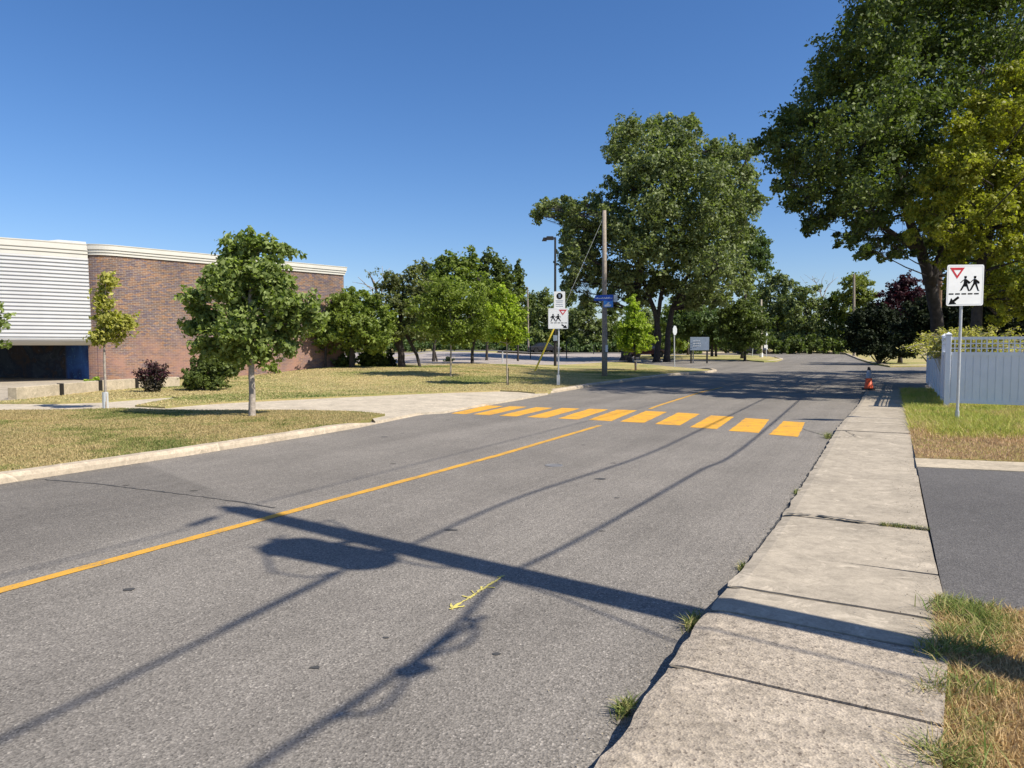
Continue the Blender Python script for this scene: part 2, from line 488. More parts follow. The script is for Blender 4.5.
class MB:
    """collects pieces of ONE part, in world (or local) coordinates"""

    def __init__(s):
        s.v, s.f, s.uv, s.mi = [], [], {}, []
        s.cur = 0

    def add(s, vs, fs):
        b = len(s.v)
        s.v += [tuple(v) for v in vs]
        for f in fs:
            s.f.append([b + i for i in f])
            s.mi.append(s.cur)
        return s

    def box(s, c, size, rz=0.0, M4=None):
        hx, hy, hz = size[0] / 2, size[1] / 2, size[2] / 2
        vs = [Vector((x, y, z)) for z in (-hz, hz) for x, y in ((-hx, -hy), (hx, -hy), (hx, hy), (-hx, hy))]
        m = M4 if M4 is not None else Matrix.Rotation(rz, 4, "Z")
        vs = [(m @ v) + Vector(c) for v in vs]
        return s.add(vs, [(0, 3, 2, 1), (4, 5, 6, 7), (0, 1, 5, 4), (1, 2, 6, 5), (2, 3, 7, 6), (3, 0, 4, 7)])

    def tube(s, pts, rad, n=8, cap=True):
        pts = [Vector(p) for p in pts]
        if not hasattr(rad, "__len__"):
            rad = [rad] * len(pts)
        up = Vector((0.13, 0.21, 0.97))
        vs, fs = [], []
        for i, p in enumerate(pts):
            a = pts[max(0, i - 1)]
            b = pts[min(len(pts) - 1, i + 1)]
            d = (b - a).normalized()
            u = d.cross(up if abs(d.dot(up)) < 0.93 else Vector((1, 0, 0))).normalized()
            w = d.cross(u)
            for k in range(n):
                t = 2 * math.pi * k / n
                vs.append(p + (u * math.cos(t) + w * math.sin(t)) * rad[i])
        for i in range(len(pts) - 1):
            for k in range(n):
                k2 = (k + 1) % n
                fs.append((i * n + k, i * n + k2, (i + 1) * n + k2, (i + 1) * n + k))
        if cap:
            fs.append(tuple(range(n))[::-1])
            fs.append(tuple((len(pts) - 1) * n + k for k in range(n)))
        return s.add(vs, fs)

    def lathe(s, c, prof, n=16, M4=None):
        vs, fs = [], []
        for r, z in prof:
            for k in range(n):
                t = 2 * math.pi * k / n
                v = Vector((r * math.cos(t), r * math.sin(t), z))
                vs.append((M4 @ v if M4 is not None else v) + Vector(c))
        for i in range(len(prof) - 1):
            for k in range(n):
                k2 = (k + 1) % n
                fs.append((i * n + k, i * n + k2, (i + 1) * n + k2, (i + 1) * n + k))
        fs.append(tuple(range(n))[::-1])
        fs.append(tuple((len(prof) - 1) * n + k for k in range(n)))
        return s.add(vs, fs)

    def prism(s, poly, O, U, V, W, t0, t1):
        """2-D polygon in the U,V plane through O, from depth t0 to t1 along W"""
        O, U, V, W = Vector(O), Vector(U), Vector(V), Vector(W)
        n = len(poly)
        vs = [O + U * x + V * y + W * t0 for x, y in poly] + [O + U * x + V * y + W * t1 for x, y in poly]
        fs = [tuple(range(n))[::-1], tuple(range(n, 2 * n))] + [(i, (i + 1) % n, n + (i + 1) % n, n + i) for i in range(n)]
        return s.add(vs, fs)

    def build(s, name, m, parent=None, smooth=False, bevel=0.0):
        me = bpy.data.meshes.new(name)
        off = Vector((0, 0, 0))
        vs = s.v
        if parent is not None and not parent.get("_local"):
            r = parent
            while r.parent is not None:
                r = r.parent
            off = Vector(r.location)
            if off.length > 0:
                vs = [(v[0] - off.x, v[1] - off.y, v[2] - off.z) for v in vs]
        me.from_pydata(vs, [], s.f)
        ms = m if isinstance(m, (list, tuple)) else [m]
        for x in ms:
            me.materials.append(x)
        if len(ms) > 1:
            me.polygons.foreach_set("material_index", s.mi)
        if smooth:
            me.polygons.foreach_set("use_smooth", [True] * len(me.polygons))
        bm = bmesh.new()
        bm.from_mesh(me)
        bmesh.ops.recalc_face_normals(bm, faces=bm.faces)
        bm.to_mesh(me)
        bm.free()
        me.update()
        o = bpy.data.objects.new(name, me)
        COL.objects.link(o)
        if parent is not None:
            o.parent = parent
        if bevel:
            bv = o.modifiers.new("bevel", "BEVEL")
            bv.width = bevel
            bv.segments = 2
            bv.limit_method = "ANGLE"
        return o


def np_mesh(name, verts, faces, m, parent=None, tint=None, smooth=False):
    """fast mesh of quads or tris from numpy arrays"""
    me = bpy.data.meshes.new(name)
    if parent is not None:
        verts = verts - np.array(parent.location)[None, :]
    nv, nf, k = len(verts), len(faces), faces.shape[1]
    me.vertices.add(nv)
    me.vertices.foreach_set("co", verts.astype(np.float32).ravel())
    me.loops.add(nf * k)
    me.loops.foreach_set("vertex_index", faces.astype(np.int32).ravel())
    me.polygons.add(nf)
    me.polygons.foreach_set("loop_start", np.arange(0, nf * k, k, dtype=np.int32))
    me.polygons.foreach_set("loop_total", np.full(nf, k, dtype=np.int32))
    me.update(calc_edges=True)
    if tint is not None:
        a = me.attributes.new("tint", "FLOAT", "FACE")
        a.data.foreach_set("value", np.clip(tint, 0, 1).astype(np.float32))
    me.materials.append(m)
    o = bpy.data.objects.new(name, me)
    COL.objects.link(o)
    if parent is not None:
        o.parent = parent
    return o


def leaf_quads(C, size, N0, tint, name, m, parent, flat=0.35, aspect=0.62):
    n = len(C)
    nrm = rng.normal(size=(n, 3))
    nrm[:, 2] += 0.55
    nrm += N0 * 0.5
    nrm /= np.linalg.norm(nrm, axis=1)[:, None]
    a = rng.normal(size=(n, 3))
    a -= (a * nrm).sum(1)[:, None] * nrm
    a /= np.linalg.norm(a, axis=1)[:, None]
    b = np.cross(nrm, a)
    s = size * rng.uniform(0.6, 1.35, n)[:, None]
    fold = nrm * s * flat * 0.5
    V = np.empty((n, 4, 3))
    V[:, 0] = C - a * s * 0.5
    V[:, 1] = C + b * s * 0.5 * aspect + fold
    V[:, 2] = C + a * s * 0.55
    V[:, 3] = C - b * s * 0.5 * aspect + fold * 0.6
    return np_mesh(name, V.reshape(-1, 3), np.arange(n * 4).reshape(n, 4), m, parent, tint)


def crown(lobes, n_leaves, size, m, parent, name="crown", clump=0.24, per=55, droop=0.0, up_bias=0.0, shell=0.42, fill=0.08):
    """leaf cloud: lobes -> clumps -> leaves. lobes: (centre, rx, ry, rz)"""
    vol = np.array([(l[1] * l[2] * l[3]) ** 0.62 for l in lobes])
    share = vol / vol.sum()
    Cs, Ns, Ts, subs = [], [], [], []
    for l, sh in zip(lobes, share):
        c = np.array(l[0])
        r = np.array([l[1], l[2], l[3]])
        nl = int(n_leaves * sh)
        ns = max(3, int(nl / (per * 1.5)))
        d = rng.normal(size=(ns, 3))
        d /= np.linalg.norm(d, axis=1)[:, None]
        rad = rng.uniform(0, 1, ns) ** shell
        sub = c + d * (rad * rng.uniform(0.8, 1.10, ns))[:, None] * r
        subs.append(sub)
        idx = rng.integers(0, ns, nl)
        rc = clump * (r.mean()) * rng.uniform(0.4, 1.25, ns)
        rc = np.maximum(rc, size * 1.1)
        g = rng.normal(size=(nl, 3))
        g /= np.maximum(0.4, np.linalg.norm(g, axis=1))[:, None] ** 0.6
        off = g * rc[idx][:, None] * 0.72
        off[:, 2] *= 0.8
        el_ = np.where(rng.uniform(0, 1, ns) < 0.45, rng.uniform(0.6, 1.7, ns), 0.0)
        dirs = d * np.array([1, 1, 0.8]) + rng.normal(0, 0.35, (ns, 3))
        dirs /= np.linalg.norm(dirs, axis=1)[:, None]
        pr = (off * dirs[idx]).sum(1)
        off += dirs[idx] * (pr * el_[idx])[:, None] - (off - dirs[idx] * pr[:, None]) * (0.28 * (el_[idx] > 0))[:, None]
        p = sub[idx] + off
        nf_ = int(nl * fill)
        if nf_:
            dd_ = rng.normal(size=(nf_, 3))
            dd_ /= np.linalg.norm(dd_, axis=1)[:, None]
            wob_ = 1 + 0.12 * np.sin(dd_[:, 0] * 5 + c[0]) * np.cos(dd_[:, 2] * 6 + c[2])
            p[:nf_] = c + dd_ * (rng.uniform(0, 1, nf_) ** 0.4 * wob_)[:, None] * r
        p[:, 2] -= droop * np.abs(off[:, 0])
        Cs.append(p)
        nn = (p - c) / r
        Ns.append(nn / np.maximum(0.3, np.linalg.norm(nn, axis=1))[:, None])
        ct = rng.uniform(0.05, 0.85, ns)
        Ts.append(ct[idx] * 0.55 + rng.uniform(0, 0.5, nl))
    C = np.concatenate(Cs)
    leaf_quads(C, size, np.concatenate(Ns), np.concatenate(Ts), name, m, parent)
    return np.concatenate(subs)


def wob(a, b, n, amp):
    a, b = Vector(a), Vector(b)
    out = []
    for i in range(n + 1):
        t = i / n
        p = a.lerp(b, t)
        if 0 < i < n:
            p += Vector((random.uniform(-1, 1), random.uniform(-1, 1), random.uniform(-0.5, 0.5))) * amp
        out.append(p)
    return out


def tree(name, label, cat, trunks, lobes_px, D, n, size, lm, bm_, group=None, spread=0.5, limb=0.5, clump=0.24, per=55, twigs=0.5, base=None, depth=1.0, shell=0.45, deep=None):
    """trunks: list of [(px,py,radius_px), ...] bottom first at depth D; lobes_px: (px,py,rx,ry[,dd])"""
    k = D / F
    b0 = trunks[0][0]
    B = PD(b0[0], b0[1], D)
    B.z = T(B.x, B.y) + 0.08
    root = thing(name, B, label, cat, group)
    tb = MB()
    joints = []
    for tr in trunks:
        pts, rr = [], []
        for i, q in enumerate(tr):
            p = PD(q[0], q[1], D + (q[3] if len(q) > 3 else 0))
            if i == 0 and q[1] > b0[1] - 13:
                p.z = T(p.x, p.y) - 0.15
            pts.append(p)
            rr.append(q[2] * k)
        # flare and smooth
        P2, R2 = [], []
        for i in range(len(pts) - 1):
            for j in range(4):
                t = j / 4
                P2.append(pts[i].lerp(pts[i + 1], t) + Vector((random.uniform(-1, 1), random.uniform(-1, 1), 0)) * rr[i] * 0.12)
                r_ = rr[i] * (1 - t) + rr[i + 1] * t
                if i == 0 and j == 0:
                    r_ *= 1.45
                if i == 0 and j == 1:
                    r_ *= 1.05
                R2.append(r_)
        P2.append(pts[-1])
        R2.append(rr[-1])
        tb.tube(P2, R2, 10)
        joints += [(p, r) for p, r in zip(P2[len(P2) // 3:], R2[len(P2) // 3:])]
    lobes = []
    if deep:
        lobes_px = [(a, b_, rx * random.uniform(0.85, 1.0), ry * random.uniform(0.85, 1.0), dd0 + dd_) for a, b_, rx, ry, dd0 in lobes_px for dd_ in (random.uniform(deep[0], deep[0] * 0.4), random.uniform(deep[0] * 0.3, deep[1] * 0.3), random.uniform(deep[1] * 0.4, deep[1]))]
    for l in lobes_px:
        dd = l[4] if len(l) > 4 else random.uniform(-1, 1) * l[2] * k * spread
        c = PD(l[0], l[1], D + dd)
        lobes.append((tuple(c), l[2] * k, l[2] * k * depth, l[3] * k))
    subs = crown(lobes, n, size, lm, root, "crown", clump, per, shell=shell)
    for l in lobes:
        c = Vector(l[0])
        j = min(joints, key=lambda q: (q[0] - c).length + 0.6 * abs(q[0].z - (c.z - l[3])))
        r0 = min(j[1] * 0.7, limb * l[1] * 0.14)
        tb.tube(wob(j[0], c, 5, l[1] * 0.12), np.linspace(r0, r0 * 0.3, 6), 6)
        near = subs[np.argsort(np.linalg.norm(subs - np.array(l[0]), axis=1))[: int(40 * twigs) + 3]]
        for sidx in range(0, len(near), 2):
            tb.tube(wob(c.lerp(j[0], random.uniform(0, 0.4)), near[sidx], 3, l[1] * 0.06), np.linspace(r0 * 0.35, r0 * 0.08, 4), 4, False)
    tb.build("trunk", bm_, root, smooth=True)
    return root


def sheet(name, pts, dz, m, kind="structure", step=1.5, skirt=0.12, label=None, cat=None, parent=None):
    """flat polygon draped over the terrain"""
    bm = bmesh.new()
    vs = [bm.verts.new((p[0], p[1], 0)) for p in pts]
    f = bm.faces.new(vs)
    f.normal_update()
    if f.normal.z < 0:
        f.normal_flip()
    bmesh.ops.triangulate(bm, faces=bm.faces[:])
    xs = [p[0] for p in pts]
    ys = [p[1] for p in pts]

    def cut(axis, lo, hi):
        v = lo
        while v < hi:
            st = step if abs(v) < 60 else 6.0
            v += st
            if v >= hi:
                break
            co_ = (v, 0, 0) if axis == 0 else (0, v, 0)
            no = (1, 0, 0) if axis == 0 else (0, 1, 0)
            bmesh.ops.bisect_plane(bm, geom=bm.verts[:] + bm.edges[:] + bm.faces[:], plane_co=co_, plane_no=no, dist=1e-4)
    cut(1, max(min(ys), 20), min(max(ys), 250))
    if min(xs) < 8:
        cut(0, max(min(xs), -18), min(max(xs), 8))
    for v in bm.verts:
        v.co.z = T(v.co.x, v.co.y) + dz
    if skirt:
        be = [e for e in bm.edges if len(e.link_faces) == 1]
        r = bmesh.ops.extrude_edge_only(bm, edges=be)
        for v in [g for g in r["geom"] if isinstance(g, bmesh.types.BMVert)]:
            v.co.z -= skirt
    me = bpy.data.meshes.new(name)
    bm.to_mesh(me)
    bm.free()
    me.materials.append(m)
    o = bpy.data.objects.new(name, me)
    COL.objects.link(o)
    tag(o, label, cat, None, kind)
    if parent is not None:
        o.parent = parent
    return o


# ================================================================== SETTING
# base terrain
bm = bmesh.new()
xs = [-600, -300, -150, -100, -70] + list(np.arange(-50, 60.1, 2.5)) + [80, 110, 160, 300, 600]
ys = [-80, -40, -15] + list(np.arange(0, 120.1, 2.5)) + [140, 170, 220, 260, 300, 400, 700, 1400]
grid = [[bm.verts.new((x, y, T(x, y) - 0.06)) for x in xs] for y in ys]
for j in range(len(ys) - 1):
    for i in range(len(xs) - 1):
        bm.faces.new((grid[j][i], grid[j][i + 1], grid[j + 1][i + 1], grid[j + 1][i]))
me = bpy.data.meshes.new("ground")
bm.to_mesh(me)
bm.free()
me.materials.append(M["soil"])
o = bpy.data.objects.new("ground", me)
COL.objects.link(o)
tag(o, "dry brown ground under and beyond the lawns", None, None, "structure")


def gp(lst, dz=0.0):
    return [G(a, b, dz) for a, b in lst]


# road: everything asphalt, kerbs and lawns stand on it
road_pts = [RS(-12, 0.4), RS(4, 0.4)] + [RS(31.5, 0.4), RS(34.5, 3.0), RS(35.5, 60), RS(62, 60)] + gp([(1024, 364.5), (960, 365.5), (925, 366.5), (890, 367), (872, 364), (858, 360), (845, 354.5), (800, 352.5), (760, 352.8), (700, 353.5)]) + gp([(640, 354), (560, 356)]) + [G(480, 362), RS(24, -16), RS(10, -16), RS(-12, -16)]
road = sheet("road", road_pts, 0.0, M["asphalt"], step=2.0, skirt=0.04, label="grey asphalt street running from the camera to the junction under the trees")

# left kerb line (base), near part is straight in the road frame
KN = [RS(s, o) for s, o in ((-12, -9.75), (0, -9.72), (4.77, -9.70), (7.5, -9.66), (10, -9.72), (11.6, -9.83), (12.5, -9.98))]
KF = gp([(546, 393.6), (552, 393.2), (600, 385.3), (640, 379.7), (672, 375.6), (700, 373.6), (712, 372.6), (717, 371.2), (713, 370.0), (700, 369.0)])


def kerb(name, line, w, h, m, label, inward=1):
    """a raised kerb: face on the road side, top w wide towards the lawn"""
    L2 = []
    for i, p in enumerate(line):
        a, b = line[max(0, i - 1)], line[min(len(line) - 1, i + 1)]
        d = Vector((b.x - a.x, b.y - a.y, 0)).normalized()
        n = Vector((-d.y, d.x, 0)) * inward
        L2.append((p, n))
    # resample
    pts = []
    for i in range(len(L2) - 1):
        (p, n), (q, n2) = L2[i], L2[i + 1]
        k = max(1, int((q - p).length / 0.35))
        for j in range(k):
            t = j / k
            pts.append((p.lerp(q, t), n.lerp(n2, t).normalized()))
    pts.append(L2[-1])
    mb = MB()
    vs, fs = [], []
    prof = [(0.0, -0.05), (0.012, h * 0.55), (0.03, h - 0.02), (0.055, h), (w, h + 0.006), (w + 0.01, h - 0.08)]
    for i, (p, n) in enumerate(pts):
        e = min(i, len(pts) - 1 - i)
        fade = min(1.0, 0.15 + e / 3)
        j1 = mnoise.noise(Vector((p.x * 1.7, p.y * 1.7, 3))) * 0.014 + mnoise.noise(Vector((p.x * 7, p.y * 7, 5))) * 0.009
        j2 = mnoise.noise(Vector((p.x * 3.7, p.y * 3.7, 9))) * 0.012
        for a, b in prof:
            q = p + n * (a + (j1 if a < w * 0.6 else j1 * 0.5))
            vs.append((q.x, q.y, T(q.x, q.y) + (b + j2 * (b > 0)) * (fade if b > 0 else 1)))
    k = len(prof)
    for i in range(len(pts) - 1):
        for j in range(k - 1):
            fs.append((i * k + j, i * k + j + 1, (i + 1) * k + j + 1, (i + 1) * k + j))
    fs.append(tuple(range(k)))
    fs.append(tuple((len(pts) - 1) * k + j for j in range(k))[::-1])
    mb.add(vs, fs)
    o = mb.build(name, m)
    return tag(o, label, None, None, "structure")


kerb("kerb", KN, 0.20, 0.115, M["kerb"], "chipped pale concrete kerb along the near lawn strip")
kerb("kerb", KF, 0.24, 0.115, M["kerb"], "pale concrete kerb of the far lawn ending in a curl")
# dropped kerb in front of the apron
KD = [RS(12.5, -9.98), RS(13.4, -10.13), RS(14.5, -10.3)] + gp([(440, 412.5), (480, 405.5), (520, 399), (548, 394)])
kerb("kerb", KD, 0.22, 0.028, M["kerb"], "dropped flush kerb in front of the concrete apron")

# left lawn strip between kerb and path
near_top = [(392, 416.5), (385, 414), (360, 411.5), (330, 410.5), (290, 410), (250, 410), (200, 410), (165, 409.5), (120, 408), (60, 409.5), (0, 410), (-80, 412), (-200, 416)]
KNi = [RS(s, o - 0.18) for s, o in ((-12, -9.75), (0, -9.72), (4.77, -9.70), (7.5, -9.66), (10, -9.72), (11.6, -9.83), (12.4, -9.97), (12.7, -10.25))]
near_poly = KNi + gp(near_top, 0.1)[1:] + [Vector((-26, 12, 0)), Vector((-26, -14, 0))]
sheet("lawn", near_poly, 0.10, M["lawn_near"], label="dry mown lawn strip between the kerb and the concrete path", step=2.0)

# concrete path and apron (one pale sheet beneath the lawns' level)
apron_poly = gp([(-200, 420), (0, 414), (100, 412), (250, 413), (330, 414), (372, 416.5)], 0.09) + [RS(12.4, -10.02), RS(13.4, -10.2), RS(14.5, -10.4)] + gp([(445, 411.5), (480, 405), (520, 398.5), (548, 393.3), (545, 392.5), (528, 388), (505, 386.5), (400, 389.5), (300, 393), (200, 396), (172, 393), (150, 396), (100, 398), (0, 400), (-200, 405)], 0.05)
sheet("path", apron_poly, 0.055, M["apron"], label="pale concrete apron and footpath across the lawn", step=2.0, skirt=0.06)

# far lawn with its low rise
far_front = [(-260, 404), (-60, 403.5), (0, 402.5), (60, 402.5), (105, 401), (150, 397.5), (172, 396.2), (178, 397.5), (160, 400.5), (135, 405.2), (165, 406.8), (200, 403.5), (240, 401), (300, 398.2), (345, 396), (400, 393.5), (450, 391.6), (500, 390.2), (520, 391.0), (535, 392.4), (545, 392.2)]
KFi = gp([(553, 392.0), (600, 384.2), (640, 378.7), (672, 374.8), (698, 372.9), (708, 372.1), (712, 371.4), (708, 370.6), (698, 369.8)], 0.02)
far_poly = gp(far_front, 0.1) + KFi + gp([(670, 366.5), (640, 363.5), (600, 361), (560, 360.5)], 0.1) + [Vector((-2, 70, 0)), Vector((-2, 150, 0)), Vector((-140, 150, 0)), Vector((-140, 20, 0))]
sheet("lawn", far_poly, 0.10, M["lawn"], label="wide sunburnt lawn with a low rise beside the brick building", step=1.5)

# parking lot and the street beyond it
lot = gp([(330, 365.5), (420, 365.2), (520, 364.2), (600, 362.5), (628, 361), (632, 354), (600, 352.8), (500, 353), (400, 353), (300, 353)], 0.12)
sheet("parking_lot", lot, 0.115, M["asphalt_pale"], label="pale empty parking lot behind the lawn trees", step=2.0, skirt=0.02)
st = [PD(250, 0, 98), PD(660, 0, 98), PD(660, 0, 106), PD(250, 0, 106)]
sheet("road", [Vector((p.x, p.y, 0)) for p in st], 0.125, M["asphalt_dark"], label="dark street beyond the parking lot", step=3.0, skirt=0.02)

# island lawn at the junction
isl = gp([(640, 358.5), (690, 358.6), (740, 359.5), (764, 361.3), (776, 361.0), (782, 359.2), (770, 356.5), (755, 355.3), (700, 354.8), (640, 355)], 0.1)
sheet("lawn", isl, 0.10, M["lawn"], label="small sunlit lawn island at the junction", step=2.0)
KI = gp([(762, 361.6), (769, 361.8), (777, 361.2), (783, 359.4), (776, 357.5)])
kerb("kerb", KI, 0.25, 0.12, M["concrete_pale"], "short bright kerb at the tip of the junction island")
# verge beyond the junction, with hedges on it
fv = gp([(560, 351.2), (640, 351.6), (700, 352.3), (760, 351.8), (800, 351.7), (846, 353.2), (858, 358.6), (872, 363), (890, 366), (925, 365.6), (960, 364.6), (1024, 363.5)], 0.1)
fvp = fv + [RS(62, 62), RS(200, 62), Vector((120, 250, 0)), Vector((0, 250, 0))]
sheet("verge", fvp, 0.10, M["lawn"], label="dry grass verge beyond the junction under the far trees", step=3.0)
kerb("kerb", gp([(700, 353.0), (760, 352.4), (800, 352.3), (845, 353.9), (857, 359.3), (871, 363.8), (888, 366.9), (925, 366.4), (960, 365.4), (1024, 364.2)]), 0.25, 0.13, M["kerb"], "distant pale kerb on the far side of the junction")

# ------------------------------------------------------------------ right sidewalk of separate slabs


def walk_h(s):
    return 0.125 - 0.085 * sm(3.6, 6.5, s) + 0.055 * sm(11.0, 17, s) - 0.05 * sm(29, 31.5, s)


def edge_l(s):
    return -0.94 + 0.04 * sm(4, 8, s) + 0.16 * sm(14, 24, s)


def edge_r(s):
    return 0.20 + 0.15 * sm(2.6, 5.2, s) + 0.03 * sm(8, 14, s)


joints = [-3.2, -1.6, -0.1, 1.4, 3.42, 4.30, 4.86, 5.95, 7.45, 9.05, 10.55, 12.1, 13.7, 15.2, 16.8, 18.4, 20.0, 21.6, 23.2, 24.8, 26.4, 28.0, 29.6, 31.2]
wm = MB()
for i in range(len(joints) - 1):
    ga_, gb_ = [0.0018 if (j_ < 4.4 or abs(j_ - 7.45) < 0.1) else 0.0012 for j_ in (joints[i], joints[i + 1])]
    s0, s1 = joints[i] + ga_, joints[i + 1] - gb_
    wm.cur = 1 if s1 < 4.4 else 0
    tilt = random.uniform(-0.006, 0.006)
    lift = random.uniform(-0.004, 0.004)
    sk = 0.10 * (0.35 - 0) if i else 0
    ns, no = max(3, int((s1 - s0) / 0.09)), 14
    vs = []
    top = []
    for a in range(ns + 1):
        row = []
        for b in range(no + 1):
            t = b / no
            s = s0 + (s1 - s0) * a / ns
            ol, orr = edge_l(s), edge_r(s)
            edge_j = mnoise.noise(Vector((s * 3.1, 7, 0))) * 0.022 + mnoise.noise(Vector((s * 13, 2, 0))) * 0.012
            chip = 0
            if b == 0:
                chip = edge_j
            o_ = ol + (orr - ol) * t + chip
            z = walk_h(s) + tilt * (a / ns - 0.5) * 2 + lift + mnoise.noise(Vector((s * 1.5, o_ * 1.5, 1))) * 0.004
            if b == 0:
                z -= 0.014
            if a in (0, ns):
                z -= 0.006
            # joints are skewed slightly, as cast
            ss = s + (t - 0.5) * (-0.05 if s1 < 6 else 0.02)
            if a in (0, ns) :
                ss += mnoise.noise(Vector((o_ * 9, s * 3, 4))) * 0.006
            p = RS(ss, o_)
            row.append(Vector((p.x, p.y, T(p.x, p.y) + z)))
        top.append(row)
    base_i = len(wm.v)
    W_ = no + 1
    vs = [v for r in top for v in r]
    nb = len(vs)
    ring = [(0, b) for b in range(no + 1)] + [(a, no) for a in range(1, ns + 1)] + [(ns, b) for b in range(no - 1, -1, -1)] + [(a, 0) for a in range(ns - 1, 0, -1)]
    low = [Vector(top[a][b]) - Vector((0, 0, 0.16)) for a, b in ring]
    fs = []
    for a in range(ns):
        for b in range(no):
            fs.append((a * W_ + b, a * W_ + b + 1, (a + 1) * W_ + b + 1, (a + 1) * W_ + b))
    nr = len(ring)
    for q in range(nr):
        a, b = ring[q]
        a2, b2 = ring[(q + 1) % nr]
        fs.append((a * W_ + b, nb + q, nb + (q + 1) % nr, a2 * W_ + b2))
    wm.add(vs + low, fs)
walk = wm.build("sidewalk", [M["concrete"], M["concrete_rough"]])
tag(walk, "worn concrete sidewalk of cracked slabs along the street", None, None, "structure")

jb = MB()
for j_ in joints[2:12]:
    pts_ = [RS(j_ + (t - 0.5) * (-0.05 if j_ < 5 else 0.02), edge_l(j_) + 0.01 + (edge_r(j_) - edge_l(j_) - 0.02) * t) for t in np.linspace(0, 1, 9)]
    L__ = []
    for sg in (-0.02, 0.02):
        for p in pts_:
            L__.append((p.x + SX * sg, p.y + SY * sg, T(p.x, p.y) + walk_h(j_) - 0.013))
    jb.add(L__, [(i_, i_ + 1, 10 + i_, 9 + i_) for i_ in range(8)])
jo = jb.build("joint_sand", simple("joint_sand", (0.16, 0.135, 0.10), 0.95, var=0.3, scale=30))
jo.parent = walk
# dirt in the joint between road and sidewalk, and the meandering crack
tb = MB()


def ribbon(mb, pts, w, z, wj=0.3):
    """thin sheet following 2-D points"""
    L_, R_ = [], []
    for i, p in enumerate(pts):
        a, b = pts[max(0, i - 1)], pts[min(len(pts) - 1, i + 1)]
        d = Vector((b[0] - a[0], b[1] - a[1], 0))
        d.normalize()
        n = Vector((-d.y, d.x, 0))
        ww = w * (1 + random.uniform(-wj, wj)) / 2
        for sgn, arr in ((1, L_), (-1, R_)):
            q = Vector((p[0], p[1], 0)) + n * ww * sgn
            zz = z(q.x, q.y) if callable(z) else T(q.x, q.y) + z
            arr.append(Vector((q.x, q.y, zz)))
    k = len(pts)
    mb.add(L_ + R_, [(i, k + i, k + i + 1, i + 1) for i in range(k - 1)])


def wiggle(pts, step, amp):
    out = []
    for i in range(len(pts) - 1):
        a, b = Vector(pts[i][:2]), Vector(pts[i + 1][:2])
        k = max(1, int((b - a).length / step))
        for j in range(k):
            out.append(a.lerp(b, j / k) + Vector((random.uniform(-amp, amp), random.uniform(-amp, amp))))
    out.append(Vector(pts[-1][:2]))
    return out


ribbon(tb, wiggle([RS(s, edge_l(s) - 0.012) for s in np.arange(-3, 31, 0.5)], 0.06, 0.012), 0.035, 0.004, 0.8)
cr = [RS(7.42, -0.92), RS(7.5, -0.6), RS(7.42, -0.2), RS(7.46, 0.1), RS(7.40, 0.36)]
ribbon(tb, wiggle(cr, 0.035, 0.012), 0.032, lambda x, y: walk_h(7.45) + 0.012, 0.9)
ribbon(tb, wiggle([RS(13.9, -0.9), RS(14.3, -0.5), RS(15.2, -0.75)], 0.035, 0.012), 0.016, lambda x, y: walk_h(14.4) + 0.012, 0.9)
crk = tb.build("kerb_joint_dirt", M["tar"])
crk.parent = walk

# tar seam and old joint across the left lane
tb = MB()
seam = [G(a, b) for a, b in ((30, 478.5), (97, 484), (176, 493.5), (234, 501.5), (275, 508))]
ribbon(tb, wiggle(seam, 0.08, 0.012), 0.022, 0.004, 0.7)
ribbon(tb, wiggle([G(a, b) for a, b in ((790, 425), (812, 432), (826, 436))], 0.1, 0.02), 0.02, 0.004, 0.7)  # separate thin dark line beside the last crossing bar
for q in ((386, 638, 0.015), (128, 590, 0.035), (385, 437, 0.05), (451, 530, 0.04), (600, 479, 0.06), (497, 654, 0.02), (315, 668, 0.02), (617, 498, 0.02)):
    c = G(q[0], q[1])
    n_ = 9
    vs = []
    for t in range(n_):
        a = 2 * math.pi * t / n_
        r = q[2] * random.uniform(0.5, 1.2)
        vs.append((c.x + r * 1.5 * math.cos(a), c.y + r * math.sin(a), 0.004))
    tb.add(vs, [tuple(range(n_))])
o = tb.build("tar_seam_and_line", M["tar"])
o.parent = road

# valve cover
c = G(554, 465.5)
tb = MB()
tb.lathe((c.x, c.y, 0), [(0.13, -0.02), (0.13, 0.006), (0.105, 0.006), (0.1, 0.002), (0.09, 0.002)], 20)
o = tb.build("valve_cover", M["iron"])
tag(o, "small round iron valve cover set in the asphalt before the crossing", "valve cover")

# painted markings
mk = MB()
cl = [RS(s, o) for s, o in ((-6, -5.45), (2.64, -5.44), (5.8, -5.42), (9.7, -5.39), (14.4, -5.50))]
ribbon(mk, wiggle(cl, 0.25, 0.004), 0.115, 0.005, 0.10)
mk2 = MB()
ribbon(mk2, wiggle([RS(18.9, -5.78), RS(20.4, -5.9)] + gp([(700, 392.5), (722, 387.5)]), 0.4, 0.005), 0.11, 0.005, 0.15)
for b_ in (mk, mk2):
    o = b_.build("centre_line", M["yellow_thin"])
    o.parent = road
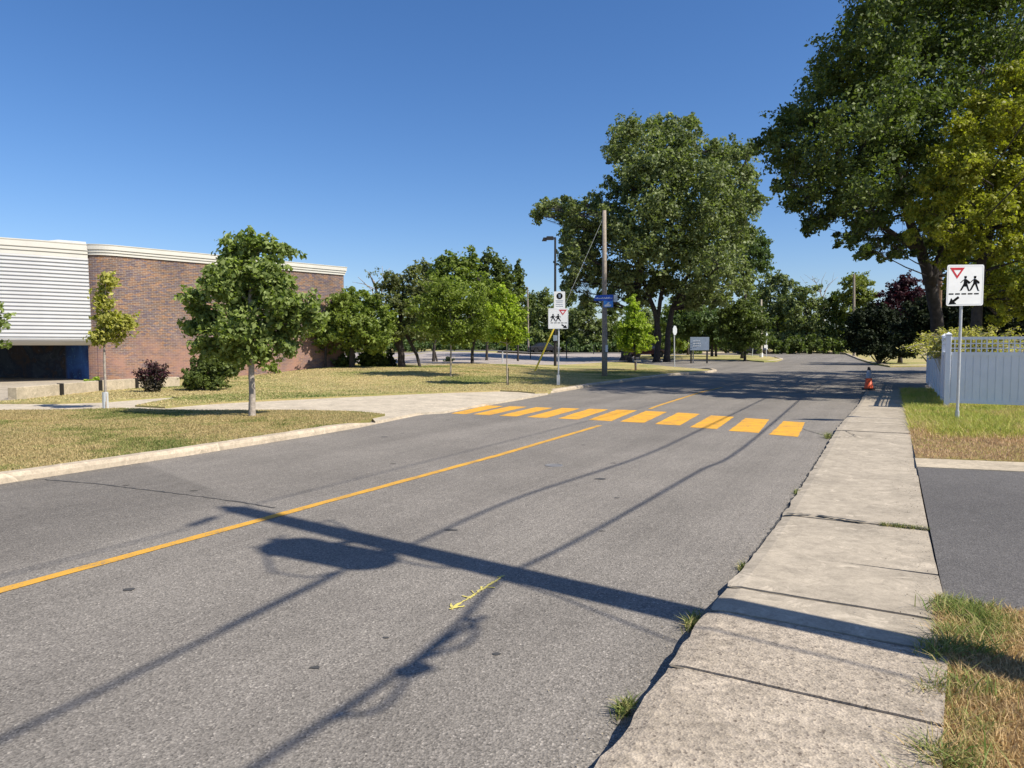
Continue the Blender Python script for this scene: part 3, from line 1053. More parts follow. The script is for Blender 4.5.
# crossing bars, (near-left, near-right, far-right, far-left) pixels
BARS = [((451, 413.6), (466, 414.2), (503, 406.2), (487, 405.5)), ((473, 414.4), (489, 415.3), (527, 406.9), (510, 406.2)),
        ((499, 415.8), (516, 416.6), (553, 407.9), (536, 407.2)), ((527, 417.2), (546, 418.2), (580, 408.7), (562, 408)),
        ((558, 418.6), (578, 419.6), (608, 409.6), (589, 408.8)), ((588, 419.9), (611, 421.2), (637, 410.4), (617, 409.7)),
        ((620, 421.8), (644, 422.9), (667, 412), (646, 411)), ((655, 424.2), (680, 425.5), (700, 414), (678, 412.7)),
        ((690, 427.4), (717, 429.2), (734, 417), (711, 415.6)), ((729, 431), (759, 433), (769, 419.6), (745, 418.2)),
        ((769, 434.6), (798, 437), (805, 422.6), (784, 421.2))]
for q in BARS:
    P4 = [G(*p) for p in q]
    # keep the bars straight and regular: parallelogram from centre lines
    mb = MB()
    nseg = 10
    vs = []
    for i in range(nseg + 1):
        t = i / nseg
        a = P4[0].lerp(P4[3], t)
        b = P4[1].lerp(P4[2], t)
        j = (b - a).normalized() * random.uniform(-0.012, 0.012)
        vs += [(a.x + j.x, a.y + j.y, 0.005), (b.x + j.x * 0.6, b.y + j.y, 0.005)]
    mb.add(vs, [(2 * i, 2 * i + 1, 2 * i + 3, 2 * i + 2) for i in range(nseg)])
    o = mb.build("crosswalk_bar", M["yellow"])
    o.parent = road
# survey spray mark
mb = MB()
a, b = G(452, 609), G(503, 576.5)
ribbon(mb, wiggle([a, a.lerp(b, 0.5), b], 0.03, 0.006), 0.018, 0.005, 0.6)
for t, L1, an in ((0.0, 0.09, 0.6), (0.0, 0.09, -0.6), (0.30, 0.06, 1.4), (0.42, 0.07, 0.9), (0.62, 0.07, -1.2), (0.55, 0.06, 0.5), (1.0, 0.05, 2.6)):
    p = a.lerp(b, t)
    d = (b - a).normalized()
    d = Matrix.Rotation(an, 3, "Z") @ d
    ribbon(mb, wiggle([p - d * 0.02, p + d * L1], 0.02, 0.004), 0.014, 0.006, 0.6)
o = mb.build("spray_mark", M["spray"])
o.parent = road

# driveway and its far concrete strip
dw = [RS(5.22, 0.355)] + gp([(941, 607), (1024, 616)], 0.06)[1:] + [Vector((12, 4.2, 0)), Vector((14, 10.2, 0))] + gp([(1024, 470.5)], 0.05) + [RS(11.2, 0.37)]
sheet("driveway", dw, 0.05, M["asphalt_dark"], label="dark asphalt driveway beside the sidewalk", skirt=0.06)
cs = [RS(11.15, 0.365)] + gp([(1024, 471.5)], 0.06) + [Vector((14.3, 10.4, 0)), Vector((14.6, 11.3, 0))] + gp([(1024, 458.5)], 0.07) + [RS(12.1, 0.365)]
sheet("path", cs, 0.062, M["concrete_pale"], label="pale concrete strip along the far edge of the driveway", skirt=0.06)
# verges right
v_near = [RS(-3, 0.22), RS(2.6, 0.22), RS(3.9, 0.29), RS(5.2, 0.37)] + gp([(1024, 613)], 0.09) + [Vector((12.2, 4.4, 0)), Vector((16, 3, 0)), Vector((8, -6, 0))]
sheet("verge", v_near, 0.085, M["verge"], label="shaggy half dry grass verge beside the nearest sidewalk slabs", skirt=0.12)
v_far = [RS(12.0, 0.375), RS(14, 0.37), RS(31.5, 0.40), RS(34, 4.0), RS(34.8, 60), Vector((60, -10, 0)), Vector((14.6, 11.1, 0))] + gp([(1024, 459.5)], 0.1)
sheet("verge", v_far, 0.07, M["verge"], label="grassy verge between the driveway strip and the white fence", skirt=0.12)

# ================================================================== GRASS BLADES


def blades(name, pts, z, h, w, tint, m, lean=0.6):
    n = len(pts)
    a = rng.uniform(0, 2 * math.pi, n)
    d = np.stack([np.cos(a), np.sin(a)], 1)
    hh = h * rng.uniform(0.45, 1.25, n)
    le = rng.normal(0, lean, (n, 2)) * hh[:, None]
    V = np.zeros((n, 5, 3))
    ww = (w * rng.uniform(0.6, 1.3, n))[:, None]
    V[:, 0, :2] = pts - d * ww
    V[:, 1, :2] = pts + d * ww
    V[:, 2, :2] = pts + d * ww * 0.7 + le * 0.4
    V[:, 3, :2] = pts - d * ww * 0.7 + le * 0.4
    V[:, 4, :2] = pts + le
    V[:, 0, 2] = V[:, 1, 2] = z - 0.01
    V[:, 2, 2] = V[:, 3, 2] = z + hh * 0.55
    V[:, 4, 2] = z + hh * 0.9
    base = np.arange(n)[:, None] * 5
    F4 = np.concatenate([base + np.array([[0, 1, 2]]), base + np.array([[0, 2, 3]]), base + np.array([[3, 2, 4]])], 0)
    return np_mesh(name, V.reshape(-1, 3), F4, m, None, np.concatenate([tint] * 3))


def inside(poly, P):
    x, y = P[:, 0], P[:, 1]
    r = np.zeros(len(P), bool)
    n = len(poly)
    for i in range(n):
        x1, y1 = poly[i][0], poly[i][1]
        x2, y2 = poly[(i + 1) % n][0], poly[(i + 1) % n][1]
        c = ((y1 > y) != (y2 > y)) & (x < (x2 - x1) * (y - y1) / (y2 - y1 + 1e-12) + x1)
        r ^= c
    return r


def fnoise(P, s, seed=0.0):
    return np.array([mnoise.noise(Vector((x * s, y * s, seed))) for x, y in P])


def scatter(poly, n, box, dens=None):
    P = np.stack([rng.uniform(box[0], box[1], n), rng.uniform(box[2], box[3], n)], 1)
    P = P[inside(poly, P)]
    if dens is not None:
        P = P[rng.uniform(0, 1, len(P)) < dens(P)]
    return P


# left strip
kw = [(p.x, p.y) for p in near_poly]
P = scatter(kw, 330000, (-19, -3, 8, 21), lambda P: np.clip(1.6 - P[:, 1] / 20, 0.3, 1))
P = P[np.abs(P[:, 0] / P[:, 1]) < 0.78]
t = 0.32 + fnoise(P, 0.45, 2) * 0.9 + fnoise(P, 2.0, 5) * 0.5 + rng.normal(0, 0.16, len(P))
o = blades("grass", P, np.full(len(P), 0.10), 0.032, 0.006, t, M["blade_strip"])
tag(o, "short patchy dry grass on the strip behind the left kerb", None, None, "stuff")
# far lawn, coarse
kw = [(p.x, p.y) for p in far_poly]
P = scatter(kw, 330000, (-24, 10, 19, 48))
P = P[np.abs(P[:, 0] / P[:, 1]) < 0.78]
pxs = 512 + F * P[:, 0] / P[:, 1]
P = P[~((pxs < 182) & (P[:, 1] > 21.6 + (pxs - 17) * 0.05))]
z = np.array([T(x, y) for x, y in P]) + 0.10
t = 0.34 + fnoise(P, 0.2, 8) * 1.0 + fnoise(P * np.array([[0.5, 1.0]]), 0.9, 5) * 0.5 + rng.normal(0, 0.15, len(P))
kd = np.abs(P[:, 0] * SY - P[:, 1] * SX + 12.2)
t += 0.22 * np.exp(-(kd / 1.2) ** 2)
o = blades("grass", P, z, 0.035, 0.014, t, M["blade_dry"])
tag(o, "mown sunburnt grass of the wide lawn under the small trees", None, None, "stuff")
# near right verge: long shaggy clumps
kw = [(p.x, p.y) for p in v_near]
P = scatter([(p.x, p.y) for p in [RS(-3, 0.15), RS(2.6, 0.16), RS(5.26, 0.30)]] + kw[4:], 150000, (0.8, 5.4, 1.4, 5.2))
nz = fnoise(P, 1.9, 3)
green = 0.12 + nz * 0.8 + fnoise(P, 6, 7) * 0.3
so = P[:, 0] * SY - P[:, 1] * SX
ss = P[:, 0] * SX + P[:, 1] * SY
edge = np.exp(-((so - 0.38) / 0.16) ** 2) + 0.8 * np.exp(-((ss - 5.0) / 0.25) ** 2)
green += 0.28 * edge
t = green + rng.normal(0, 0.13, len(P))
hh = 0.04 + 0.045 * np.clip(green, 0, 1)
o = blades("grass", P, np.full(len(P), 0.085), hh, 0.0034, t, M["blade_near"], 0.75)
tag(o, "long shaggy tufts of green and straw coloured grass beside the near slabs", None, None, "stuff")
PP, HH = [], []
for _ in range(20):
    cs_ = random.uniform(2.2, 5.2) if _ < 22 else random.uniform(4.9, 5.25)
    cc = RS(cs_, random.uniform(-0.05, 0.15) + edge_r(cs_) if _ < 22 else random.uniform(0.4, 2.2))
    n_ = random.randint(60, 130)
    rr = random.uniform(0.03, 0.07)
    for q in range(n_):
        PP.append((cc.x + random.gauss(0, rr), cc.y + random.gauss(0, rr)))
        HH.append(random.uniform(0.05, 0.10))
PP = np.array(PP)
o = blades("grass", PP, np.full(len(PP), 0.10), np.array(HH), 0.0034, np.clip(rng.normal(0.62, 0.22, len(PP)), 0, 1), M["blade_near"], 0.95)
tag(o, "longer green grass tufts leaning over the edge of the near slabs", None, None, "stuff")
# far right verge: dead brown near the strip, lush yellow green by the fence
kw = [(p.x, p.y) for p in v_far]
P = scatter(kw, 420000, (4, 20, 8.5, 26))
P = P[(P[:, 0] / P[:, 1] < 0.80)]
ss = P[:, 0] * SX + P[:, 1] * SY
so = P[:, 0] * SY - P[:, 1] * SX
lush = np.clip((ss - 14.2 - 0.6 * fnoise(P, 0.9, 3)) / 1.6, 0, 1)
keep = rng.uniform(0, 1, len(P)) < 0.55 + 0.45 * lush
P, lush = P[keep], lush[keep]
t = 0.08 + 0.58 * lush + fnoise(P, 1.3, 9) * 0.3 + rng.normal(0, 0.14, len(P))
z = np.array([T(x, y) for x, y in P]) + 0.07
o = blades("grass", P, z, 0.05 + 0.13 * lush, 0.006, t, M["blade_lush"], 0.5)
tag(o, "lush yellow green grass growing in front of the white fence", None, None, "stuff")

# grit and leaf litter swept against the kerbs
Gp = []
for _ in range(900):
    s_ = random.uniform(1.5, 16)
    Gp.append(RS(s_, edge_l(s_) - abs(random.gauss(0, 0.16)) - 0.01, 0.008))
for _ in range(700):
    s_ = random.uniform(1, 12.5)
    Gp.append(RS(s_, -9.66 + abs(random.gauss(0, 0.14)), 0.008))
for _ in range(500):
    s_ = random.uniform(2.2, 12)
    Gp.append(RS(s_, edge_r(s_) - abs(random.gauss(0, 0.14)), walk_h(s_) + 0.012))
o = leaf_quads(np.array([tuple(g) for g in Gp]), 0.011, np.tile(np.array([[0.0, 0.0, 3.0]]), (len(Gp), 1)), rng.uniform(0, 1, len(Gp)), "grit", leaf_mat("grit", (0.10, 0.08, 0.06), (0.42, 0.36, 0.26), 0.0, 0.8), None)
tag(o, "fine grit and dry leaf crumbs lying along the kerbs", None, None, "stuff")
# weed tufts in the gutter and the grassy crack
for (px, py, n_, h_, lb) in ((692, 622, 150, 0.065, "spiky green weed tuft in the gutter beside the pole shadow"),
                             (624, 708, 150, 0.055, "dark weed tuft in the gutter nearest the camera"),
                             (828, 437, 160, 0.10, "weed clump in the gutter beside the last crossing bar"),
                             (742, 567, 50, 0.05, "tiny weed sprig in the gutter by the second smooth slab"),
                             (796, 492, 50, 0.05, "tiny weed sprig in the gutter by the long sidewalk crack")):
    c = G(px, py, 0.02)
    P = np.array([c.x, c.y]) + rng.normal(0, 1, (n_, 1)) * np.array([[SX, SY]]) * h_ * 0.8 + rng.normal(0, 0.25, (n_, 2)) * h_
    o = blades("weed_tuft", P, np.full(n_, 0.01), h_, 0.004, np.clip(rng.normal(0.72, 0.2, n_), 0, 1), M["blade_dry"], 0.9)
    tag(o, lb, "weed")
P = np.array([RS(7.42 + random.gauss(0, 0.012), random.uniform(-0.05, 0.36))[:2] for _ in range(260)])
o = blades("weed_tuft", P, np.full(len(P), walk_h(7.45) + 0.002), 0.03, 0.003, np.clip(rng.normal(0.7, 0.2, len(P)), 0, 1), M["blade_dry"], 0.8)
tag(o, "low green growth filling the right end of the long sidewalk crack", "weed")

# ================================================================== BUILDING
HB = 6.4
bld = thing("school_building", PZ(115, 246.5, HB).xy.to_3d(), "long brown brick building with a bulging white ribbed metal end", "building")


def wall_path(z=HB):
    A = PZ(116, 246.3, HB)
    B = PZ(343.5, 267.6, HB)
    u = (B - A).normalized()
    n = Vector((u.y, -u.x, 0))
    if n.y > 0:
        n = -n
    r = 1.35
    C = A - n * r
    arc = []
    for i in range(13):
        a = R(56) * (1 - i / 12)
        arc.append(C + n * r * math.cos(a) - u * r * math.sin(a))
    end = B
    back = B - n * 14
    return arc, A, end, back, u, n


arc, A_, B_, BK, wu, wn = wall_path()


def strip_wall(mb_name, path, z0, z1, m, parent, off=0.0, u0=0.0, prof=None):
    """vertical wall along a plan path with uv in metres"""
    me = bpy.data.meshes.new(mb_name)
    vs, fs, uv = [], [], []
    loc = parent.location
    if prof is None:
        prof = [(z0, 0.0), (z1, 0.0)]
    lens = [u0]
    for i in range(1, len(path)):
        lens.append(lens[-1] + (path[i] - path[i - 1]).length)
    nrm = []
    for i in range(len(path)):
        a, b = path[max(0, i - 1)], path[min(len(path) - 1, i + 1)]
        if 0 < i < len(path) - 1:
            d1 = (path[i] - a).normalized()
            d2 = (b - path[i]).normalized()
            n1 = Vector((d1.y, -d1.x, 0))
            n2 = Vector((d2.y, -d2.x, 0))
            n = (n1 + n2)
            n = n.normalized() / max(0.4, math.sqrt((1 + n1.dot(n2)) / 2))
        else:
            d = (b - a).normalized()
            n = Vector((d.y, -d.x, 0))
        nrm.append(n)
    k = len(prof)
    for i, p in enumerate(path):
        for z, o_ in prof:
            q = p + nrm[i] * (off + o_)
            vs.append((q.x - loc.x, q.y - loc.y, z - loc.z))
    for i in range(len(path) - 1):
        for j in range(k - 1):
            fs.append((i * k + j, (i + 1) * k + j, (i + 1) * k + j + 1, i * k + j + 1))
            uv += [(lens[i], prof[j][0]), (lens[i + 1], prof[j][0]), (lens[i + 1], prof[j + 1][0]), (lens[i], prof[j + 1][0])]
    me.from_pydata(vs, [], fs)
    l = me.uv_layers.new(name="UVMap")
    l.data.foreach_set("uv", [c for q in uv for c in q])
    me.materials.append(m)
    o = bpy.data.objects.new(mb_name, me)
    COL.objects.link(o)
    o.parent = parent
    return o


brick_path = arc + [B_, BK]
strip_wall("brick_wall", brick_path, -0.3, HB - 0.43, M["brick"], bld)
# control joint lines are in the brick; fascia of three ribbed bands
fz = HB - 0.60
fprof = [(fz, 0.0), (fz, 0.06), (fz + 0.16, 0.06), (fz + 0.17, 0.10), (fz + 0.32, 0.10), (fz + 0.33, 0.14), (fz + 0.56, 0.14), (fz + 0.60, 0.16), (fz + 0.64, 0.16), (fz + 0.64, -0.3)]
bprof = [(HB - 0.45 + (a - fz) * 0.76, b) for a, b in fprof]
strip_wall("fascia", brick_path, 0, 0, M["fascia"], bld, 0.0, 0, bprof)
# white clad end
W0, WC_, WE = PZ(-420, 216.0, HB), PZ(40, 241.3, HB), PZ(87, 245.0, HB)
W0 = WC_ + (WC_ - PZ(-60, 234.2, HB)).normalized() * -30
wpath = [W0, WC_, WE]
prof = []
zb = 1.78
rib = 0.168
z = HB - 0.60
nr_ = int((z - zb - 0.30) / rib)


def bulge(zz):
    return 0.42 * (1 - ((zz - zb) / (HB - 0.6 - zb)) ** 0.95)


zc = z
prof.append((zc, 0.0))
for i in range(nr_):
    o1 = bulge(zc)
    prof += [(zc - 0.01, o1 + 0.055), (zc - rib * 0.62, bulge(zc - rib * 0.62) + 0.062), (zc - rib * 0.80, bulge(zc - rib * 0.8) - 0.0), (zc - rib * 0.97, bulge(zc - rib) - 0.0)]
    zc -= rib
for i in range(1, 9):
    a = i / 8 * math.pi / 2
    oo = bulge(zc) + 0.04 - 0.5 * (1 - math.cos(a))
    zz = zc - (zc - zb) * math.sin(a)
    prof += [(zz + 0.03, oo + 0.03), (zz, oo)]
prof.append((zb, -5.0))
prof = prof[::-1]
strip_wall("metal_cladding", wpath, 0, 0, M["white_metal"], bld, 0.0, 0, prof)
strip_wall("fascia", wpath, 0, 0, M["fascia"], bld, 0.0, 0, [(fz - 0.02, 0.0), (fz - 0.02, 0.06)] + fprof[2:])
# closed end of the cladding
mb = MB()
dE = (WE - WC_).normalized()
nE = Vector((dE.y, -dE.x, 0))
pl = [(o_, z_) for z_, o_ in prof if o_ > -2]
pl = pl + [(-0.6, HB - 0.6), (-0.6, zb)]
mb.prism(pl, (WE.x, WE.y, 0), nE, (0, 0, 1), dE, -0.01, 0.015)
mb.build("cladding_end", M["white_metal"], bld)
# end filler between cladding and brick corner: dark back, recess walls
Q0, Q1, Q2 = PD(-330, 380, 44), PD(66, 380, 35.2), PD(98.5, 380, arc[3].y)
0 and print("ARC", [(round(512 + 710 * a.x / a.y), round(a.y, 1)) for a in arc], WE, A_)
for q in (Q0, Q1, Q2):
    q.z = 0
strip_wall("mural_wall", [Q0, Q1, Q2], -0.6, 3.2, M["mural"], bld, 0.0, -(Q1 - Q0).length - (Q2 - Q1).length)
roof = [W0, WC_, WE] + arc[1:] + [B_, BK, BK - wu * 10 - wn * 2, W0 - nE * 20]
mb = MB()
vs = [(p.x, p.y, HB - 0.12) for p in roof]
mb.add(vs, [tuple(range(len(vs)))])
mb.build("roof", M["roofing"], bld)
# gap filler wall behind the cladding end up to the brick
strip_wall("rear_wall", [WE - nE * 0.55 - dE * 0.2, arc[3]], 2.3, HB, M["soffit"], bld)
# roof hatch
p = PZ(78, 243, HB + 0.1)
mb = MB()
c = WC_.lerp(WE, 0.72) - nE * 0.9
mb.box((c.x, c.y, HB + 0.05), (1.1, 0.7, 0.32), math.atan2(dE.y, dE.x))
mb.prism([(-0.55, 0.2), (-0.95, 0.2), (-0.55, 0.28)], (c.x, c.y, HB - 0.07), dE, (0, 0, 1), nE, -0.35, 0.35)
mb.build("roof_hatch", M["sign_back"], bld)

# recess paving
fl = [Q0, Q1, Q2, G(64, 391, 0.1), G(16, 400, 0.1), G(-60, 403, 0.1), G(-300, 410, 0.1)]
sheet("path", fl, 0.118, M["concrete"], label="concrete paving running under the white overhang", skirt=0.02, step=3)

# low retaining wall in segments
segs = [((17, 400), (60, 395.5)), ((61.5, 395.3), (99, 391.3)), ((100.5, 391.2), (135.5, 388.5)), ((137, 388.4), (180, 386.3))]
rw = thing("retaining_wall", G(17, 400, 0.1), "low weathered concrete wall in four lengths before the brick building", "low wall")
for (a, b) in segs:
    pa, pb = G(*a, 0.1), G(*b, 0.1)
    d = (pb - pa)
    d.z = 0
    c = (pa + pb) / 2
    d2 = d.normalized()
    n2 = Vector((-d2.y, d2.x, 0))
    mb = MB()
    mb.prism([(0, -0.2), (d.length, -0.2), (d.length, 0.38), (0, 0.38)], (pa.x, pa.y, T(pa.x, pa.y) + 0.1), d2, (0, 0, 1), n2, 0, 0.28)
    mb.build("wall_panel", M["concrete_pale"], rw, bevel=0.015)
    if a[0] < 130:
        mb = MB()
        mb.box((pb.x + d2.x * 0.035, pb.y + d2.y * 0.035, T(pb.x, pb.y) + 0.2), (0.055, 0.2, 0.6), math.atan2(d2.y, d2.x))
        mb.build("post", M["dark_metal"], rw)

# ================================================================== FENCE
zf = 0.19
fc = PZ(946.5, 405.0, zf)
fH = 1.80
fr = thing("white_fence", fc, "white vinyl panel fence with open lattice top around a yard corner", "fence")


def fence_run(p0, p1, z0a, z0b, first_post=True, panel=1.9):
    d = p1 - p0
    d.z = 0
    Ln = d.length
    d.normalize()
    n = Vector((d.y, -d.x, 0))
    k = max(1, round(Ln / panel))
    for i in range(k + 1):
        t = i / k
        p = p0.lerp(p1, t)
        zz = z0a + (z0b - z0a) * t
        if i > 0 or first_post:
            mb = MB()
            mb.box((p.x, p.y, zz + fH / 2 - 0.02), (0.125, 0.125, fH + 0.06), math.atan2(d.y, d.x))
            q = mb.build("post", M["vinyl"], fr, bevel=0.008)
            mb = MB()
            mb.prism([(-0.075, -0.075), (0.075, -0.075), (0.075, 0.075), (-0.075, 0.075)], (p.x, p.y, zz + fH + 0.01), d, n, (0, 0, 1), 0, 0.03)
            mb.add([(p.x + d.x * a + n.x * b, p.y + d.y * a + n.y * b, zz + fH + 0.04) for a, b in ((-.075, -.075), (.075, -.075), (.075, .075), (-.075, .075))] + [(p.x, p.y, zz + fH + 0.1)], [(0, 1, 4), (1, 2, 4), (2, 3, 4), (3, 0, 4)])
            mb.build("post_cap", M["vinyl"], q)
        if i == k:
            break
        q0 = p0.lerp(p1, i / k) + d * 0.07
        L1 = Ln / k - 0.14
        O = Vector((q0.x, q0.y, zz))
        # solid infill of tongue and groove boards
        mb = MB()
        nb = int(L1 / 0.15)
        w = L1 / nb
        for j in range(nb):
            mb.prism([(j * w + 0.009, 0.14), (j * w + w - 0.009, 0.14), (j * w + w - 0.009, fH - 0.50), (j * w + 0.009, fH - 0.50)], O, d, (0, 0, 1), n, -0.020, 0.020)
        mb.prism([(0, 0.14), (L1, 0.14), (L1, fH - 0.5), (0, fH - 0.5)], O, d, (0, 0, 1), n, -0.008, 0.008)
        mb.build("infill_panel", M["vinyl"], fr)
        for za, zb_, th in ((0.06, 0.15, 0.03), (fH - 0.51, fH - 0.42, 0.034), (fH - 0.1, fH - 0.03, 0.03)):
            mb = MB()
            mb.prism([(-0.01, za), (L1 + 0.01, za), (L1 + 0.01, zb_), (-0.01, zb_)], O, d, (0, 0, 1), n, -th, th)
            mb.build("rail", M["vinyl"], fr)
        mb = MB()
        x = 0.06
        while x < L1 - 0.03:
            mb.prism([(x, fH - 0.43), (x + 0.028, fH - 0.43), (x + 0.028, fH - 0.09), (x, fH - 0.09)], O, d, (0, 0, 1), n, -0.004, 0.010)
            x += 0.115
        for zz_ in (fH - 0.335, fH - 0.215):
            mb.prism([(0, zz_), (L1, zz_), (L1, zz_ + 0.028), (0, zz_ + 0.028)], O, d, (0, 0, 1), n, -0.013, -0.003)
        mb.build("lattice", M["vinyl"], fr)


fd = Vector((math.cos(R(-30)), math.sin(R(-30)), 0))
fence_run(fc, fc + fd * 11.4, zf, zf)
ff = G(927.5, 381.5, 0.12)
fence_run(ff, fc, 0.13, zf, True)
fence_run(ff, ff + Vector((11.0, -3.0, 0)), 0.13, 0.16, False)

# ================================================================== SIGNS
ROUND = lambda w, h, r: [(x, y) for cx, cy, a0 in ((w - r, -h + r, -90), (w - r, h - r, 0), (-w + r, h - r, 90), (-w + r, -h + r, 180)) for x, y in [(cx + r * math.cos(R(a0 + k * 22.5)), cy + r * math.sin(R(a0 + k * 22.5))) for k in range(5)]]


def figure(ox, oy, s, skirt=False, mir=1):
    """walking schoolchild seen from the side, as polygons (unit height 1)"""
    P = []
    head = [(0.0 + 0.085 * math.cos(a), 0.91 + 0.085 * math.sin(a)) for a in np.linspace(0, 2 * math.pi, 12, endpoint=False)]
    P.append(head)
    P.append([(-0.11, 0.955), (0.10, 0.955), (0.07, 1.0), (-0.07, 1.0)])
    P.append([(-0.10, 0.80), (0.08, 0.80), (0.13, 0.5), (-0.12, 0.5)])
    P.append([(-0.10, 0.79), (-0.14, 0.70), (-0.33, 0.54), (-0.36, 0.58), (-0.2, 0.72)])
    P.append([(0.06, 0.80), (0.32, 0.62), (0.34, 0.50), (0.22, 0.48), (0.08, 0.62)])
    if skirt:
        P.append([(-0.12, 0.52), (0.13, 0.52), (0.19, 0.30), (-0.2, 0.30)])
    P.append([(-0.12, 0.52), (0.04, 0.52), (-0.26, 0.04), (-0.40, 0.02), (-0.36, 0.08)])
    P.append([(-0.02, 0.52), (0.13, 0.52), (0.30, 0.03), (0.38, 0.0), (0.22, 0.0)])
    return [[(ox + x * s * mir, oy + y * s) for x, y in q] for q in P]


def crossing_sign(O, U, W, half, mir, parent):
    """O centre of the face, U along width (viewer's right), W towards viewer"""
    V = Vector((0, 0, 1))
    h = half
    mb = MB()
    mb.prism(ROUND(h, h * 1.03, 0.10 * h), O, U, V, W, -0.012, 0.0)
    pan = mb.build("sign_panel", M["sign_white"], parent)
    mb = MB()
    o_ = ROUND(h * 0.945, h * 0.975, 0.09 * h)
    i_ = ROUND(h * 0.925, h * 0.955, 0.08 * h)
    k = len(o_)
    vs = [O + U * x + V * y + W * 0.002 for x, y in o_] + [O + U * x + V * y + W * 0.002 for x, y in i_]
    mb.add(vs, [(i, (i + 1) % k, k + (i + 1) % k, k + i) for i in range(k)])
    mb.build("border", M["sign_back"], pan)
    s = 2 * h

    def q(lst):
        return [((x - 0.5) * s * mir, (y - 0.5) * s * 1.03) for x, y in lst]
    mb = MB()
    # yield triangle as a ring
    to = q([(0.07, 0.93), (0.47, 0.93), (0.27, 0.66)])
    ti = q([(0.165, 0.875), (0.375, 0.875), (0.27, 0.735)])
    for i in range(3):
        j = (i + 1) % 3
        mb.prism([to[i], to[j], ti[j], ti[i]], O, U, V, W, 0.0005, 0.004)
    mb.build("yield_triangle", M["sign_red"], pan)
    for ox, sk in ((0.50, True), (0.76, False)):
        mb = MB()
        for poly in figure((ox - 0.5) * s * mir, (0.355 - 0.5) * s, 0.375 * s, sk, mir):
            mb.prism(poly, O, U, V, W, 0.0005, 0.003 + 0.0002 * len(poly))
        mb.build("walking_figure", M["sign_black"], pan)
    mb = MB()
    for i in range(5):
        x0 = 0.06 + i * 0.172
        mb.prism(q([(x0, 0.275), (x0 + 0.125, 0.275), (x0 + 0.125, 0.305), (x0, 0.305)]), O, U, V, W, 0.0005, 0.004)
    mb.build("dashed_line", M["sign_black"], pan)
    mb = MB()
    mb.prism(q([(0.06, 0.035), (0.27, 0.045), (0.215, 0.095), (0.35, 0.19), (0.31, 0.235), (0.17, 0.14), (0.125, 0.19)]), O, U, V, W, 0.0005, 0.004)
    mb.build("arrow", M["sign_black"], pan)
    return pan


# right sign
b = G(957, 421, 0.1)
D = b.y
root = thing("crossing_sign", b, "white school crossing sign on a steel post before the white fence", "road sign", "school crossing signs")
top = PD(963.2, 263.5, D)
mb = MB()
mb.tube([(b.x, b.y, b.z - 0.2), (top.x, top.y + 0.02, top.z - 0.05)], 0.030, 10)
mb.build("post", M["galv"], root)
mb = MB()
mb.tube([(b.x, b.y, b.z - 0.1), (b.x, b.y, b.z + 0.22)], 0.042, 8)
mb.build("post_sleeve", M["galv"], root)
U = Vector((math.cos(R(6)), math.sin(R(6)), 0.02)).normalized()
W = Vector((math.sin(R(6)), -math.cos(R(6)), 0))
c = PD(963.6, 285.4, D)
crossing_sign(c + W * 0.05, U, W, 19.6 * D / F, 1, root)

# left sign pair on one post
b = G(558.3, 385.2, 0.1)
D = b.y
root = thing("crossing_sign", b, "white school crossing sign under a smaller restriction sign across the road", "road sign", "school crossing signs")
top = PD(559, 292, D)
mb = MB()
mb.tube([(b.x, b.y, b.z - 0.2), (top.x, top.y, top.z)], 0.036, 10)
mb.build("post", M["galv"], root)
mb = MB()
mb.box((b.x, b.y, b.z + 0.2), (0.13, 0.13, 0.46))
mb.build("post_sleeve", M["galv"], root)
U = Vector((math.cos(R(3)), -math.sin(R(3)), 0))
W = Vector((-math.sin(R(3)), -math.cos(R(3)), 0))
c = PD(558.2, 318.6, D)
crossing_sign(c + W * 0.06, U, W, 9.9 * D / F, -1, root)
c = PD(559.5, 300.3, D) + W * 0.055
V = Vector((0, 0, 1))
mb = MB()
mb.prism(ROUND(0.23, 0.36, 0.03), c, U, V, W, -0.012, 0)
pan = mb.build("sign_panel", M["sign_white"], root)
mb = MB()
mb.prism([(0.13 * math.cos(a), 0.17 + 0.13 * math.sin(a)) for a in np.linspace(0, 2 * math.pi, 20, endpoint=False)], c, U, V, W, 0.0005, 0.004)
mb.build("round_symbol", M["sign_black"], pan)
mb = MB()
mb.prism([(-0.03, 0.10), (0.04, 0.10), (0.05, 0.24), (-0.05, 0.24)], c, U, V, W, 0.0045, 0.006)
mb.build("symbol_mark", M["board_grey"], pan)
for y0, x0, x1 in ((-0.02, -0.15, 0.15), (-0.08, -0.12, 0.13), (-0.17, -0.15, 0.14), (-0.25, -0.13, 0.15)):
    mb = MB()
    x = x0
    while x < x1:
        w = random.uniform(0.015, 0.05)
        mb.prism([(x, y0 - 0.012), (min(x1, x + w), y0 - 0.012), (min(x1, x + w), y0 + 0.014), (x, y0 + 0.014)], c, U, V, W, 0.0005, 0.004)
        x += w + 0.015
    mb.build("lettering", M["board_grey"], pan)

